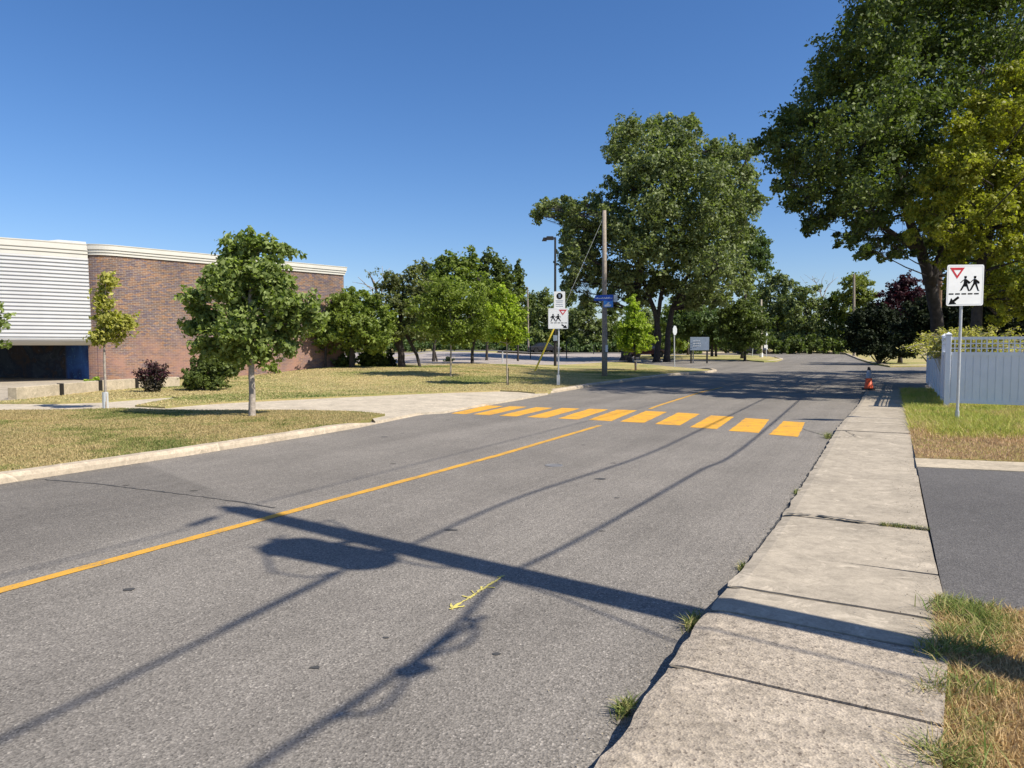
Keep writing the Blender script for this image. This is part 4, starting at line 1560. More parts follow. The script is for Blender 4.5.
# utility pole with street name blades
b = G(604.5, 376.3, 0.1)
D = b.y
POLE2 = b.copy()
root = thing("utility_pole", b, "weathered wooden utility pole carrying a blue street name sign", "utility pole")
top = PD(604.3, 210.5, D)
P2TOP = top
mb = MB()
mb.tube([(b.x, b.y, b.z - 0.3), (b.x, b.y, b.z + 1.4), tuple(Vector(b).lerp(top, 0.6)), tuple(top)], [0.155, 0.148, 0.125, 0.10], 14)
mb.build("pole", M["wood_pole"], root, smooth=True)
c = PD(606.3, 348.5, D) - Vector((0.0, 0.16, 0))
mb = MB()
mb.box(c, (0.13, 0.02, 0.36))
mb.build("notice", M["sign_white"], root)
bl = thing("street_name_sign", PD(602, 299, D) - Vector((0, 0.14, 0)), "blue street name blade with white lettering strapped to the wooden pole", "street sign")
c = PD(603, 298, D) - Vector((0.0, 0.17, 0))
U, V, W = Vector((0.98, -0.17, 0)).normalized(), Vector((0, 0, 1)), Vector((-0.17, -0.98, 0)).normalized()
hw = 9.6 * D / F
mb = MB()
mb.prism([(-hw, -0.13), (-hw + 0.08, -0.16), (hw, -0.15), (hw, 0.16), (-hw + 0.1, 0.13)], c, U, V, W, -0.012, 0.0)
mb.build("name_plate", M["sign_blue"], bl)
mb = MB()
x = -hw * 0.8
while x < hw * 0.85:
    w = random.uniform(0.02, 0.05)
    hh = random.choice((0.05, 0.05, 0.085))
    mb.prism([(x, -0.05), (x + w, -0.05), (x + w, -0.05 + hh), (x, -0.05 + hh)], c, U, V, W, 0.0005, 0.004)
    x += w + 0.022
mb.build("lettering", M["sign_white"], bl)
c2 = c + U * 0.26 - V * 0.33
mb = MB()
mb.prism([(-0.25, -0.17), (0.25, -0.17), (0.25, 0.17), (-0.25, 0.17)], c2, U, V, W, -0.012, 0.0)
pl2 = mb.build("lower_plate", M["sign_lightblue"], bl)
mb = MB()
mb.prism([(-0.2, -0.13), (0.12, -0.13), (0.16, -0.05), (0.02, 0.0), (0.08, 0.09), (-0.02, 0.09), (-0.12, -0.03), (-0.2, -0.04)], c2, U, V, W, 0.0005, 0.004)
mb.build("emblem", M["sign_white"], pl2)
c3 = c + U * (hw + 0.16) + Vector((0, 0.1, 0.0))
mb = MB()
mb.prism([(-0.12, -0.22), (0.08, -0.22), (0.08, 0.16), (-0.12, 0.16)], c3, U, V, W, -0.012, 0)
mb.build("side_plate", M["sign_back"], bl)

# guy wire with yellow guard
ga = G(533.5, 374.3, 0.1)
gt = Vector(b).lerp(top, 0.97)
gw = thing("guy_wire", ga, "slanting guy wire with a yellow plastic guard anchored in the lawn", "guy wire")
mb = MB()
mb.tube([ga - Vector((0, 0, 0.1)), gt], 0.007, 6)
mb.build("wire", M["sign_back"], gw)
d = (gt - ga)
mb = MB()
mb.tube([ga + d * 0.02, ga + d * 0.285], 0.045, 8)
mb.build("guard", M["yellow_plastic"], gw)

# lamp post in the lot
b = PD(555.2, 361, 52)
b.z = T(b.x, b.y) + 0.1
root = thing("lamp_post", b, "dark slim parking lot lamp post with two box heads", "lamp post")
top = PD(555.2, 238, 52)
mb = MB()
mb.tube([(b.x, b.y, b.z - 0.1), tuple(top)], [0.11, 0.075], 10)
mb.build("pole", M["dark_metal"], root)
for px, w in ((549.5, 0.62), (544.3, 0.34)):
    mb = MB()
    q = PD(px, 238.3 if px > 545 else 239.5, 52)
    mb.prism([(-w / 2, -0.10), (w / 2, -0.10), (w / 2 - 0.05, 0.12), (-w / 2 + 0.1, 0.12)], q, (1, 0, 0), (0, 0, 1), (0, 1, 0), -0.22, 0.22)
    mb.build("lamp_head", M["dark_metal"], root)
mb = MB()
q = PD(552.8, 237.8, 52)
mb.tube([tuple(PD(556, 237.8, 52)), tuple(PD(543, 238.4, 52))], 0.05, 6)
mb.build("arm", M["dark_metal"], root)
mb = MB()
q = PD(555.2, 338, 52)
mb.box(q - Vector((0, 0.14, 0)), (0.3, 0.15, 0.4))
mb.build("control_box", M["board_grey"], root)

# stop sign from behind
b = G(674.5, 366.6, 0.1)
D = b.y
root = thing("stop_sign", b, "octagonal sign seen from behind on a slim post near the kerb end", "road sign")
top = PD(674.2, 325.5, D)
mb = MB()
mb.tube([(b.x, b.y, b.z - 0.2), tuple(top)], 0.040, 8)
mb.build("post", M["galv"], root)
U, V, W = Vector((0.62, 0.78, 0)).normalized(), Vector((0, 0, 1)), Vector((0.78, -0.62, 0)).normalized()
c = PD(674.2, 330.5, D)
mb = MB()
mb.prism([(0.36 * math.cos(R(22.5 + 45 * k)), 0.36 * math.sin(R(22.5 + 45 * k))) for k in range(8)], c, U, V, W, 0.045, 0.06)
mb.build("sign_panel", M["sign_back"], root)

# big notice board
b = PD(699, 360, 62)
b.z = T(b.x, b.y) + 0.1
root = thing("notice_board", b, "wide blue grey notice board on two dark legs", "notice board")
c = PD(699.5, 343.7, 62)
mb = MB()
mb.box(c, (1.62, 0.12, 1.15), R(-4))
brd = mb.build("board", M["board_grey"], root, bevel=0.01)
mb = MB()
random.seed(3)
for r_ in range(3):
    x = -0.55
    while x < 0.55:
        w = random.uniform(0.04, 0.13)
        mb.box(c + Vector((x, -0.065 - x * -0.07, 0.25 - 0.22 * r_)), (w, 0.01, 0.07), R(-4))
        x += w + 0.05
mb.build("lettering", M["sign_back"], brd)
for px in (691.5, 707.5):
    q = PD(px, 345, 62)
    mb = MB()
    mb.box((q.x, q.y + 0.1, (q.z + b.z) / 2 - 0.1), (0.13, 0.1, q.z - b.z + 0.3))
    mb.build("leg", M["dark_metal"], root)
q = PD(693.3, 352, 62.5)
mb = MB()
mb.box((q.x, q.y, (q.z + b.z) / 2), (0.09, 0.08, q.z - b.z + 0.3))
mb.build("brace", M["wood_pale"], root)

# small T shaped post
b = G(635.2, 371.2, 0.1)
D = b.y
k = D / F
root = thing("marker_post", b, "short timber marker post with a pale crosspiece in the lawn", "marker post")
mb = MB()
mb.box((b.x, b.y, b.z + 4.5 * k), (0.07, 0.07, 9.4 * k + 0.2))
mb.build("post", M["wood_brown"], root)
mb = MB()
mb.box((b.x + 0.07, b.y - 0.02, b.z + 7.5 * k), (0.05, 0.05, 5 * k))
mb.build("pale_strip", M["wood_pale"], root)
mb = MB()
mb.box((b.x + 0.15, b.y, b.z + 10.2 * k), (0.42, 0.12, 0.07))
mb.build("crosspiece", M["wood_pale"], root)

# far pale pole with vines and signs at its foot
b = G(761.3, 357.2, 0.1)
D = b.y
k = D / F
root = thing("utility_pole", b, "pale utility pole at the junction with ivy around its foot", "utility pole")
top = PD(761.2, 299.5, D)
mb = MB()
mb.tube([(b.x, b.y, b.z - 0.2), tuple(top)], [0.14, 0.10], 10)
mb.build("pole", M["wood_pale"], root)
mb = MB()
mb.tube([(b.x, b.y, b.z), (b.x, b.y, b.z + 0.45)], 0.19, 10)
mb.build("painted_foot", M["sign_white"], root)
lob = [(tuple(PD(760.0, y, D - 0.1)), r * k, r * k, 5 * k) for y, r in ((350, 2.4), (343, 3.2), (336, 3.0), (330, 2.0))]
crown(lob, 900, 0.22, M["leaf_crab"], root, "ivy")
b = G(766.3, 357.0, 0.1)
D = b.y
k = D / F
root = thing("stop_sign", b, "octagonal sign seen from behind beside the pale ivy covered pole", "road sign")
mb = MB()
mb.tube([(b.x, b.y, b.z - 0.2), tuple(PD(766.2, 331, D))], 0.05, 8)
mb.build("post", M["galv"], root)
c = PD(766.5, 336.5, D)
U, V, W = Vector((0.55, 0.83, 0)).normalized(), Vector((0, 0, 1)), Vector((0.83, -0.55, 0)).normalized()
mb = MB()
mb.prism([(0.45 * math.cos(R(22.5 + 45 * q)), 0.45 * math.sin(R(22.5 + 45 * q))) for q in range(8)], c, U, V, W, 0.05, 0.07)
mb.build("sign_panel", M["sign_back"], root)
mb = MB()
c = PD(765.6, 346.5, D)
mb.box(c - Vector((0, 0.07, 0)), (0.4, 0.02, 0.35))
mb.build("lower_panel", M["sign_white"], root)
b = G(752.0, 356.2, 0.1)
D = b.y
root = thing("road_sign", b, "small cream square sign on a post left of the ivy covered pole", "road sign")
mb = MB()
mb.tube([(b.x, b.y, b.z - 0.2), tuple(PD(754.5, 326.5, D))], 0.05, 8)
mb.build("post", M["galv"], root)
mb = MB()
c = PD(754.8, 329, D)
mb.box(c - Vector((0, 0.07, 0)), (0.45, 0.02, 0.6))
mb.build("sign_panel", M["wood_pale"], root)

# street-name blade seen edge on at the far corner
b = PD(870, 358.5, 78)
b.z = T(b.x, b.y) + 0.1
root = thing("road_sign", b, "slim white post with a flat pale plate on the far corner", "road sign")
D = 78
mb = MB()
mb.tube([(b.x, b.y, b.z - 0.1), tuple(PD(870, 342, D))], 0.05, 8)
mb.build("post", M["sign_white"], root)
mb = MB()
mb.box(PD(870, 341, D), (0.42, 0.25, 0.09))
mb.build("sign_plate", M["wood_pale"], root)

# far pole above the trees
b = PD(854.2, 350, 84)
b.z = T(b.x, b.y) + 0.1
top = PD(854.0, 274, 84)
FARP = top
root = thing("utility_pole", b, "distant wooden utility pole rising before the pale green poplar", "utility pole")
mb = MB()
mb.tube([(b.x, b.y, b.z - 0.2), tuple(top)], [0.17, 0.12], 10)
mb.build("pole", M["wood_pole"], root)
b = PD(528.5, 352, 104)
b.z = T(b.x, b.y) + 0.1
root = thing("utility_pole", b, "slim pale pole beyond the parking lot beside the bright young tree", "utility pole")
mb = MB()
mb.tube([(b.x, b.y, b.z - 0.2), tuple(PD(527.5, 287, 104))], [0.14, 0.10], 8)
mb.build("pole", M["wood_pole"], root)

# posts along the lot
for i, (px, yb, yt, lb) in enumerate(((530.5, 358.5, 345, "thin dark post in the parking lot under the slim pole"), (566.5, 359, 342, "dark post in the parking lot just past the left crossing sign"), (502.5, 362.5, 351, "thin pale post in front of the bright young tree"), (593.5, 354, 345, "dark post at the far rim of the lot, left of the wooden pole"))):
    b = G(px, yb, 0.12)
    root = thing("lot_post", b, lb, "post", "posts around the parking lot")
    mb = MB()
    mb.tube([(b.x, b.y, b.z - 0.1), tuple(PD(px, yt, b.y))], 0.05, 8)
    mb.build("post", M["dark_metal"] if i != 2 else M["galv"], root)
    mb = MB()
    q = PD(px, yt, b.y)
    mb.lathe((q.x, q.y, q.z), [(0.065, -0.02), (0.065, 0.02), (0.03, 0.05)], 8)
    mb.build("cap", M["dark_metal"], root)

# traffic cone
b = RS(30.6, -0.72)
b.z = T(b.x, b.y) + walk_h(30) + 0.005
b = PZ(868.5, 389.5, 0.12)
root = thing("traffic_cone", b, "orange traffic cone with grey collar standing at the end of the sidewalk", "traffic cone")
mb = MB()
mb.box((b.x, b.y, b.z + 0.02), (0.33, 0.33, 0.05), R(20))
mb.build("base", M["rubber"], root, bevel=0.01)
mb = MB()
mb.lathe((b.x, b.y, b.z), [(0.165, 0.04), (0.15, 0.08), (0.108, 0.42)], 20)
mb.build("cone_body", M["cone"], root, smooth=True)
mb = MB()
mb.lathe((b.x, b.y, b.z), [(0.110, 0.42), (0.111, 0.43), (0.068, 0.72), (0.064, 0.72)], 20)
mb.build("reflective_collar", M["cone_grey"], root, smooth=True)
mb = MB()
mb.lathe((b.x, b.y, b.z), [(0.062, 0.72), (0.045, 0.83), (0.035, 0.84)], 20)
mb.build("tip", M["rubber"], root, smooth=True)

# ================================================================== CARS


def car(label, loc, rz, paint, group="parked cars in the distance"):
    root = thing("parked_car", loc, label, "car", group, rz)
    root["_local"] = 1
    # side profile (x along car), lower body with wheel arches
    def arch(cx):
        return [(cx + 0.36 * math.cos(a), 0.33 + 0.36 * math.sin(a)) for a in np.linspace(math.pi, 0, 9)]
    low = [(-2.2, 0.32)] + [(x, max(y, 0.28)) for x, y in arch(-1.35)] + [(x, max(y, 0.28)) for x, y in arch(1.35)] + [(2.2, 0.32), (2.27, 0.55), (2.2, 0.74), (1.15, 0.93), (-1.5, 0.96), (-2.15, 0.92), (-2.27, 0.65)]
    mb = MB()
    mb.prism(low, (0, 0, 0), (1, 0, 0), (0, 0, 1), (0, 1, 0), -0.88, 0.88)
    body = mb.build("body", paint, root, bevel=0.05)
    cabin = [(1.1, 0.94), (0.45, 1.40), (-0.85, 1.44), (-1.65, 0.97)]
    mb = MB()
    vs = [(x, s * (0.80 if z < 1.1 else 0.62), z) for s in (-1, 1) for x, z in cabin]
    mb.add(vs, [(3, 2, 1, 0), (4, 5, 6, 7), (0, 1, 5, 4), (2, 3, 7, 6), (1, 2, 6, 5), (0, 4, 7, 3)])
    mb.build("cabin_glass", M["glass"], root, bevel=0.04)
    mb = MB()
    mb.add([(x, s * y, z) for x, y, z in ((0.46, 0.64, 1.405), (-0.87, 0.64, 1.445)) for s in (-1, 1)] + [(x, s * y, z) for x, y, z in ((0.40, 0.60, 1.44), (-0.8, 0.60, 1.475)) for s in (-1, 1)], [(0, 1, 3, 2), (4, 6, 7, 5), (0, 4, 5, 1), (2, 3, 7, 6), (0, 2, 6, 4), (1, 5, 7, 3)])
    for s in (-1, 1):
        for (x0, z0), (x1, z1) in (((1.1, 0.94), (0.45, 1.41)), ((-0.15, 0.94), (-0.2, 1.43)), ((-1.65, 0.97), (-0.85, 1.45))):
            mb.tube([(x0, s * 0.815, z0), (x1, s * 0.64, z1)], 0.035, 6)
    mb.build("roof", paint, root)
    for cx in (-1.35, 1.35):
        for s in (-1, 1):
            mm = Matrix.Rotation(R(90), 4, "X")
            mb = MB()
            mb.lathe((cx, s * 0.80, 0.32), [(0.19, -0.1), (0.31, -0.1), (0.32, -0.06), (0.32, 0.06), (0.31, 0.1), (0.19, 0.1)], 18, mm)
            w = mb.build("wheel", M["rubber"], root)
            mb = MB()
            mb.lathe((cx, s * 0.80, 0.32), [(0.10, -0.115), (0.19, -0.105), (0.19, 0.105), (0.10, 0.115)], 12, mm)
            mb.build("rim", M["galv"], w)
    for s in (-1, 1):
        mb = MB()
        mb.box((2.2, s * 0.66, 0.68), (0.12, 0.34, 0.13))
        mb.build("headlight", M["lamp_white"], root, bevel=0.02)
        mb = MB()
        mb.box((-2.2, s * 0.70, 0.78), (0.12, 0.28, 0.13))
        mb.build("tail_light", M["lamp_red"], root, bevel=0.02)
    return root


def carpaint(n, c):
    m, nt, out = mat(n)
    p = N(nt, "ShaderNodeBsdfPrincipled", inp={"Roughness": 0.25, "Metallic": 0.2, "Coat Weight": 0.6})
    p.inputs["Base Color"].default_value = (*c, 1)
    L(nt, p.outputs[0], out.inputs[0])
    return m


def at(px, D, dz=0.12):
    p = PD(px, 350, D)
    p.z = T(p.x, p.y) + dz
    return p


car("dark grey car parked beyond the lot behind the yellow guy guard", at(544.5, 103), R(8), carpaint("paint_grey", (0.04, 0.04, 0.045)))
car("burgundy car parked between the trunks of the big cottonwood", at(646, 78), R(15), carpaint("paint_burgundy", (0.04, 0.004, 0.014)))
car("white fronted car parked behind the shrubs beside the brick building", at(375, 112), R(200), carpaint("paint_white", (0.6, 0.6, 0.6)))
car("black car parked near the cream sign at the junction", at(750, 96), R(-60), carpaint("paint_black", (0.015, 0.012, 0.014)))

# ================================================================== NEAR UTILITY POLE (outside the frame, casts the shadows)
HP = 9.5


def up(px, py, z, gz=0.0):
    """point at height z whose sun shadow falls on the pixel"""
    s = PZ(px, py, gz)
    q = s + SH * ((z - gz) / TAN)
    return Vector((q.x, q.y, z))


ptop = up(236, 509, HP)
t0 = PZ(235, 508, 0)
tdir = (PZ(700, 617, 0) - t0).normalized()
pbase = t0 + tdir * ((ptop - t0).xy.length * 0.995)
root = thing("utility_pole", (pbase.x, pbase.y, 0.08), "tall leaning wooden utility pole with a transformer, standing outside the view", "utility pole")
mb = MB()
mb.tube([(pbase.x, pbase.y, -0.3), tuple(pbase.lerp(ptop, 0.5)), tuple(ptop)], [0.165, 0.16, 0.135], 16)
mb.build("pole", M["wood_brown"], root, smooth=True)


def pole_at(z):
    return pbase.lerp(ptop, z / HP)


# transformer can
tc_ = up(328, 553, 7.05)
mb = MB()
mb.lathe((tc_.x, tc_.y, 7.05 - 0.48), [(0.24, 0.0), (0.27, 0.03), (0.27, 0.86), (0.285, 0.88), (0.285, 0.93), (0.18, 1.0), (0.05, 1.02)], 20)
for a in range(3):
    x, y = tc_.x + 0.15 * math.cos(a * 2.1), tc_.y + 0.15 * math.sin(a * 2.1)
    mb.lathe((x, y, 7.5), [(0.04, 0), (0.07, 0.03), (0.04, 0.06), (0.07, 0.1), (0.04, 0.14), (0.06, 0.18), (0.02, 0.24)], 10)
tr_ = mb.build("transformer", M["sign_back"], root, smooth=False)
mb = MB()
for z in (6.75, 7.3):
    p = pole_at(z)
    mb.tube([tuple(p), (tc_.x, tc_.y, z)], 0.045, 6)
mb.build("bracket", M["dark_metal"], root)
mb = MB()
mb.lathe((ptop.x, ptop.y, HP - 0.02), [(0.03, 0), (0.03, 0.12), (0.07, 0.16), (0.04, 0.2), (0.06, 0.24), (0.02, 0.27)], 10)
mb.build("insulator", M["wood_brown"], root)
# drip loops
mb = MB()
for pts in ([(262, 545), (272, 572), (310, 578), (345, 570), (372, 566)], [(285, 535), (262, 548), (250, 547)], [(300, 528), (330, 520), (350, 530)], [(395, 560), (430, 567), (470, 568)]):
    mb.tube([up(x, y, 6.9 + 0.1 * math.sin(x)) for x, y in pts], 0.016, 6)
mb.build("drip_loop", M["cable"], root)


def smoothpts(P, n=4):
    P = [Vector(p) for p in P]
    Q = [P[0] * 2 - P[1]] + P + [P[-1] * 2 - P[-2]]
    out = []
    for i in range(1, len(Q) - 2):
        for j in range(n):
            t = j / n
            a, b, c, d = Q[i - 1], Q[i], Q[i + 1], Q[i + 2]
            out.append(0.5 * ((2 * b) + (c - a) * t + (2 * a - 5 * b + 4 * c - d) * t * t + (3 * b - a - 3 * c + d) * t ** 3))
    out.append(P[-1])
    return out


zA, zB = 6.7, 5.45
wires = {}
# secondary line
Apts = [(220, 630), (347, 568), (400, 550), (520, 497), (640, 457), (700, 430), (765, 398.5)]
A3 = [up(x, y, zA) for x, y in Apts]
d = (A3[0] - up(347, 568, zA)).normalized()
A3 = [A3[0] + d * 30, up(0, 740, zA)] + A3
fwd = RS(1, 0)
NP = RS(49, 2.5)
A3 += [A3[-1].lerp(Vector((NP.x, NP.y, 7.1)), 0.1), Vector((NP.x, NP.y, 7.1))]
mb = MB()
mb.tube(smoothpts(A3, 5), 0.021, 6)
o = mb.build("overhead_wire", M["cable"])
tag(o, "twisted black supply wire high over the right side of the street", "wire", "overhead wires along the street")
# telecom bundle with splice case and slack loop
Bpts = [(254, 768), (285, 748), (322, 723), (352, 705), (380, 685), (402, 670), (435, 643), (465, 617), (503, 578), (572, 543), (640, 505), (701, 470), (744, 447), (800, 399.5)]
B3 = [up(x, y, zB) for x, y in Bpts]
B3 = [B3[0] + RS(-25, 0)] + B3 + [B3[-1].lerp(Vector((NP.x, NP.y, 5.9)), 0.1), Vector((NP.x, NP.y, 5.9))]
bundle = MB()
bundle.tube(smoothpts(B3, 5), 0.021, 6)
cb = bundle.build("telephone_cable", M["cable"])
tag(cb, "thick black telephone cable with a hanging splice case over the road", "cable", "overhead wires along the street")
mb = MB()
mb.tube(smoothpts([up(x, y, zB - 0.05) for x, y in ((474, 606), (466, 615), (476, 628), (467, 643), (440, 653), (420, 661), (412, 671), (403, 684), (391, 700), (372, 712), (343, 716), (322, 723))], 4), 0.017, 6)
mb.build("slack_loop", M["cable"], cb)
mb = MB()
s0, s1 = up(428, 664, zB - 0.12), up(398, 675, zB - 0.12)
mb.tube([s0, s0.lerp(s1, 0.1), s0.lerp(s1, 0.9), s1], [0.03, 0.065, 0.065, 0.03], 10)
mb.build("splice_case", M["cable"], cb)
# primary on the pole top
mb = MB()
q = up(236, 509, HP + 0.2)
mb.tube([q + RS(-30, 0.3), up(185, 529, HP + 0.2), q, Vector((NP.x, NP.y, 9.8))], 0.011, 6)
o = mb.build("overhead_wire", M["cable"])
tag(o, "thin bare top wire, highest of the lines over the street", "wire", "overhead wires along the street")
q2 = up(190, 526, HP + 0.1)
mb = MB()
q1 = up(215, 517, HP + 0.1)
mb.tube([q1, q2], 0.05, 6)
mb.build("fuse_cutout", M["wood_brown"], root)
root = thing("utility_pole", (NP.x, NP.y, T(NP.x, NP.y) + 0.1), "dark utility pole half hidden behind the leaning trunk of the towering tree", "utility pole")
mb = MB()
mb.tube([(NP.x, NP.y, 0), (NP.x, NP.y, 9.8)], [0.16, 0.11], 10)
mb.build("pole", M["wood_brown"], root)
# drop wire back towards a house
mb = MB()
zC = 5.3
mb.tube([up(503, 580, zC), up(560, 597, zC), up(673, 641, zC), up(936, 689, zC, 0.1), up(936, 689, zC, 0.1) + Vector((6, -6.5, -0.6))], 0.012, 6)
o = mb.build("drop_wire", M["cable"])
tag(o, "thin drop wire leaving the near pole towards the houses", "wire", "overhead wires along the street")

# ================================================================== TREES
random.seed(21)
# maple by the near strip
D = G(252, 416, 0.1).y
tree("maple_tree", "round leafy young maple with a pale trunk on the near grass strip", "tree",
     [[(252, 416, 3.6), (252, 385, 3.0), (251, 350, 2.6), (250, 300, 2.0), (252, 255, 0.8)]],
     [(250, 243, 15, 14), (230, 252, 14, 16), (270, 248, 10, 14), (243, 270, 24, 20), (270, 275, 20, 20), (220, 285, 20, 20), (250, 297, 28, 24), (283, 300, 20, 22),
      (208, 318, 20, 16), (240, 328, 28, 24), (276, 328, 24, 20), (222, 350, 20, 13), (256, 352, 24, 14), (302, 318, 14, 18), (196, 300, 11, 12), (192, 328, 10, 10), (312, 306, 9, 14), (318, 322, 8, 10), (289, 252, 8, 8), (203, 345, 12, 9), (286, 345, 14, 10)],
     D, 17000, 0.125, M["leaf_maple"], M["bark_pale"], clump=0.30, per=16, limb=0.35, shell=0.42)
# staked sapling
D = G(106, 408, 0.1).y
tree("sapling", "slender staked sapling with yellow green leaves before the brick corner", "tree",
     [[(106, 408, 1.5), (105, 380, 1.2), (104, 340, 1.0), (106, 275, 0.4)]],
     [(108, 278, 8, 7), (103, 292, 8, 7), (104, 304, 9, 8), (108, 318, 13, 8), (118, 325, 14, 9), (107, 335, 16, 8), (127, 322, 8, 7), (97, 340, 7, 5)],
     D, 2600, 0.115, M["leaf_young"], M["bark_pale"], per=9, limb=0.25, clump=0.34)
mb = MB()
b = G(105.6, 407.9, 0.1)
mb.tube([(b.x, b.y, b.z - 0.1), (b.x, b.y, b.z + 0.42)], 0.075, 10)
o = mb.build("trunk_guard", M["sign_back"])
tag(o, "grey plastic guard around the foot of the staked sapling", "trunk guard")
tree("small_tree", "sparse leafy branch ends of a small tree cut by the left picture edge", "tree",
     [[(-18, 414, 3), (-16, 360, 2.4), (-15, 300, 1)]],
     [(-2, 320, 12, 10), (-6, 342, 12, 8), (-14, 305, 16, 14), (-22, 330, 18, 20)], 17.5, 1100, 0.12, M["leaf_maple"], M["bark_pale"], per=22, limb=0.3)

# smoke bush: upright fans
b = G(153, 392, 0.1)
D = b.y
k = D / F
root = thing("smoke_bush", b, "dark purple shrub with upright plumes in front of the brick wall", "shrub")
Cl, Cp = [], []
sb = MB()
for i in range(26):
    a = R(-40 + 80 * (i + random.uniform(-0.4, 0.4)) / 25)
    az = random.uniform(-0.5, 0.5)
    Ls = random.uniform(27, 37) * k * (1 - 0.22 * abs(a)) * (1 if i % 2 else 0.72)
    dv = Vector((math.sin(a), az * 0.5, math.cos(a))).normalized()
    sb.tube([b, b + dv * Ls], 0.012, 4, False)
    for q in range(150):
        t_ = random.uniform(0.12, 1.0)
        w_ = 0.085 * (1.15 - t_ * 0.75) + 0.02
        p_ = b + dv * Ls * t_ + Vector((random.gauss(0, w_), random.gauss(0, w_), random.gauss(0, 0.04)))
        (Cp if t_ > 0.62 and random.random() < 0.8 else Cl).append(p_)
for nm_, CC, mm_ in (("foliage", Cl, "leaf_smoke"), ("plumes", Cp, "leaf_purple")):
    leaf_quads(np.array(CC), 0.085, np.tile(np.array([[0, -0.3, 0.6]]), (len(CC), 1)), rng.uniform(0, 1, len(CC)), nm_, M[mm_], root)
sb.build("stems", M["bark"], root)
# dark shrub behind the maple
def shrub(name, label, lobes, D, n, size, m, base, cat="shrub", group=None, per=40):
    b = PD(base[0], base[1], D)
    b.z = T(b.x, b.y) + 0.08
    k = D / F
    r = thing(name, b, label, cat, group)
    lb = [(tuple(PD(l[0], l[1], D + random.uniform(-0.3, 0.3) * l[2] * k)), l[2] * k, l[2] * k, l[3] * k) for l in lobes]
    crown(lb, n, size, m, r, "foliage", 0.3, per, shell=0.5)
    mb = MB()
    for l in lb:
        mb.tube(wob((b.x, b.y, b.z - 0.1), l[0], 4, 0.08), np.linspace(0.05, 0.015, 5), 5)
    mb.build("stems", M["bark"], r)
    return r


shrub("shrub", "dense dark green shrub behind the foliage of the round maple", [(200, 372, 16, 14), (215, 362, 16, 18), (207, 382, 20, 8), (228, 368, 12, 14), (193, 384, 9, 7)], G(205, 390, 0.1).y, 9000, 0.11, M["leaf_dark"], (205, 389))
shrub("shrub", "small bright green shrub against the brick wall right of the maple trunk", [(273, 368, 8, 6)], 36, 500, 0.14, M["leaf_mid"], (273, 373))
shrub("wild_sprouts", "low green sprouts along the top of the retaining wall", [(94, 381, 6, 3), (100, 383, 5, 3), (108, 384, 5, 3), (87, 383, 5, 2.5)], G(98, 391, 0.1).y + 0.7, 420, 0.10, M["leaf_lime"], (96, 386))

tree("leafy_tree", "broad green tree with low branches at the right end of the brick building", "tree",
     [[(352, 373, 3), (352, 345, 2.4), (355, 310, 1.6)], [(325, 371, 1.4), (326, 345, 1.2), (332, 320, 0.8)]],
     [(345, 300, 17, 14), (365, 303, 22, 16), (335, 318, 18, 16), (360, 322, 26, 18), (385, 320, 14, 18), (345, 338, 26, 15), (375, 340, 20, 14), (322, 330, 14, 14), (316, 345, 10, 9)],
     41, 17000, 0.19, M["leaf_mid"], M["bark_dark"], per=34)
shrub("shrub", "round dark shrub under the broad tree beside the brick building", [(375, 357, 11, 9), (366, 360, 9, 8), (384, 361, 6, 6)], 43, 2400, 0.2, M["leaf_dark"], (374, 367))
shrub("shrub", "low dark shrub left of the round one under the broad tree", [(347, 361, 9, 7), (340, 364, 7, 5)], 42, 1500, 0.2, M["leaf_dark"], (345, 368))
shrub("dwarf_spruce", "small dark conical evergreen left of the leaning crabapple trunk", [(391, 358, 3, 4), (391, 362, 5, 3), (391, 366, 7, 3), (391, 353, 1.6, 4)], 43, 1200, 0.13, M["leaf_spruce"], (391, 368))
tree("crabapple_tree", "crooked crabapple with leaning dark trunks and bare grey twigs", "tree",
     [[(402, 371, 4.0), (401, 350, 3.2), (398, 330, 2.8), (404, 300, 1.6), (402, 280, 0.8)], [(402, 352, 2.6), (388, 325, 1.8), (380, 300, 0.9), (370, 275, 0.4)], [(421, 369, 1.4), (417, 355, 1.6), (408, 338, 1.8), (403, 325, 1.6)]],
     [(392, 284, 18, 13), (408, 290, 18, 18), (424, 292, 16, 18), (395, 305, 20, 16), (418, 315, 22, 16), (435, 315, 14, 14), (405, 330, 18, 9), (425, 333, 18, 9), (413, 272, 10, 9)],
     42, 10000, 0.17, M["leaf_crab"], M["bark_dark"], per=24, twigs=1.0)
tree("dead_branches", "tangle of bare dead twigs showing above the crabapple", "tree",
     [[(381, 368, 1.4), (382, 320, 1.1), (376, 285, 0.7), (368, 272, 0.3)], [(382, 320, 0.9), (372, 290, 0.5), (358, 277, 0.2)], [(380, 300, 0.7), (384, 280, 0.4), (382, 266, 0.15)], [(377, 290, 0.5), (364, 284, 0.3), (352, 282, 0.1)], [(376, 284, 0.4), (390, 268, 0.15)]],
     [(368, 276, 9, 5), (380, 272, 9, 6)], 44, 90, 0.12, M["leaf_crab"], M["bark_pale"], per=8, twigs=1.0, limb=0.2)
DF = G(450.5, 376.5, 0.1).y
tree("ash_tree", "feathery green young ash with a thin pale trunk in a mulch patch", "tree",
     [[(450.5, 376, 0.9), (451, 350, 0.8), (450, 300, 0.6)]],
     [(445, 290, 24, 15), (465, 297, 24, 16), (430, 308, 24, 15), (455, 312, 30, 17), (480, 312, 18, 14), (442, 328, 32, 13), (472, 328, 24, 12), (455, 340, 22, 8)],
     DF, 17000, 0.12, M["leaf_ash"], M["bark_pale"], per=24)
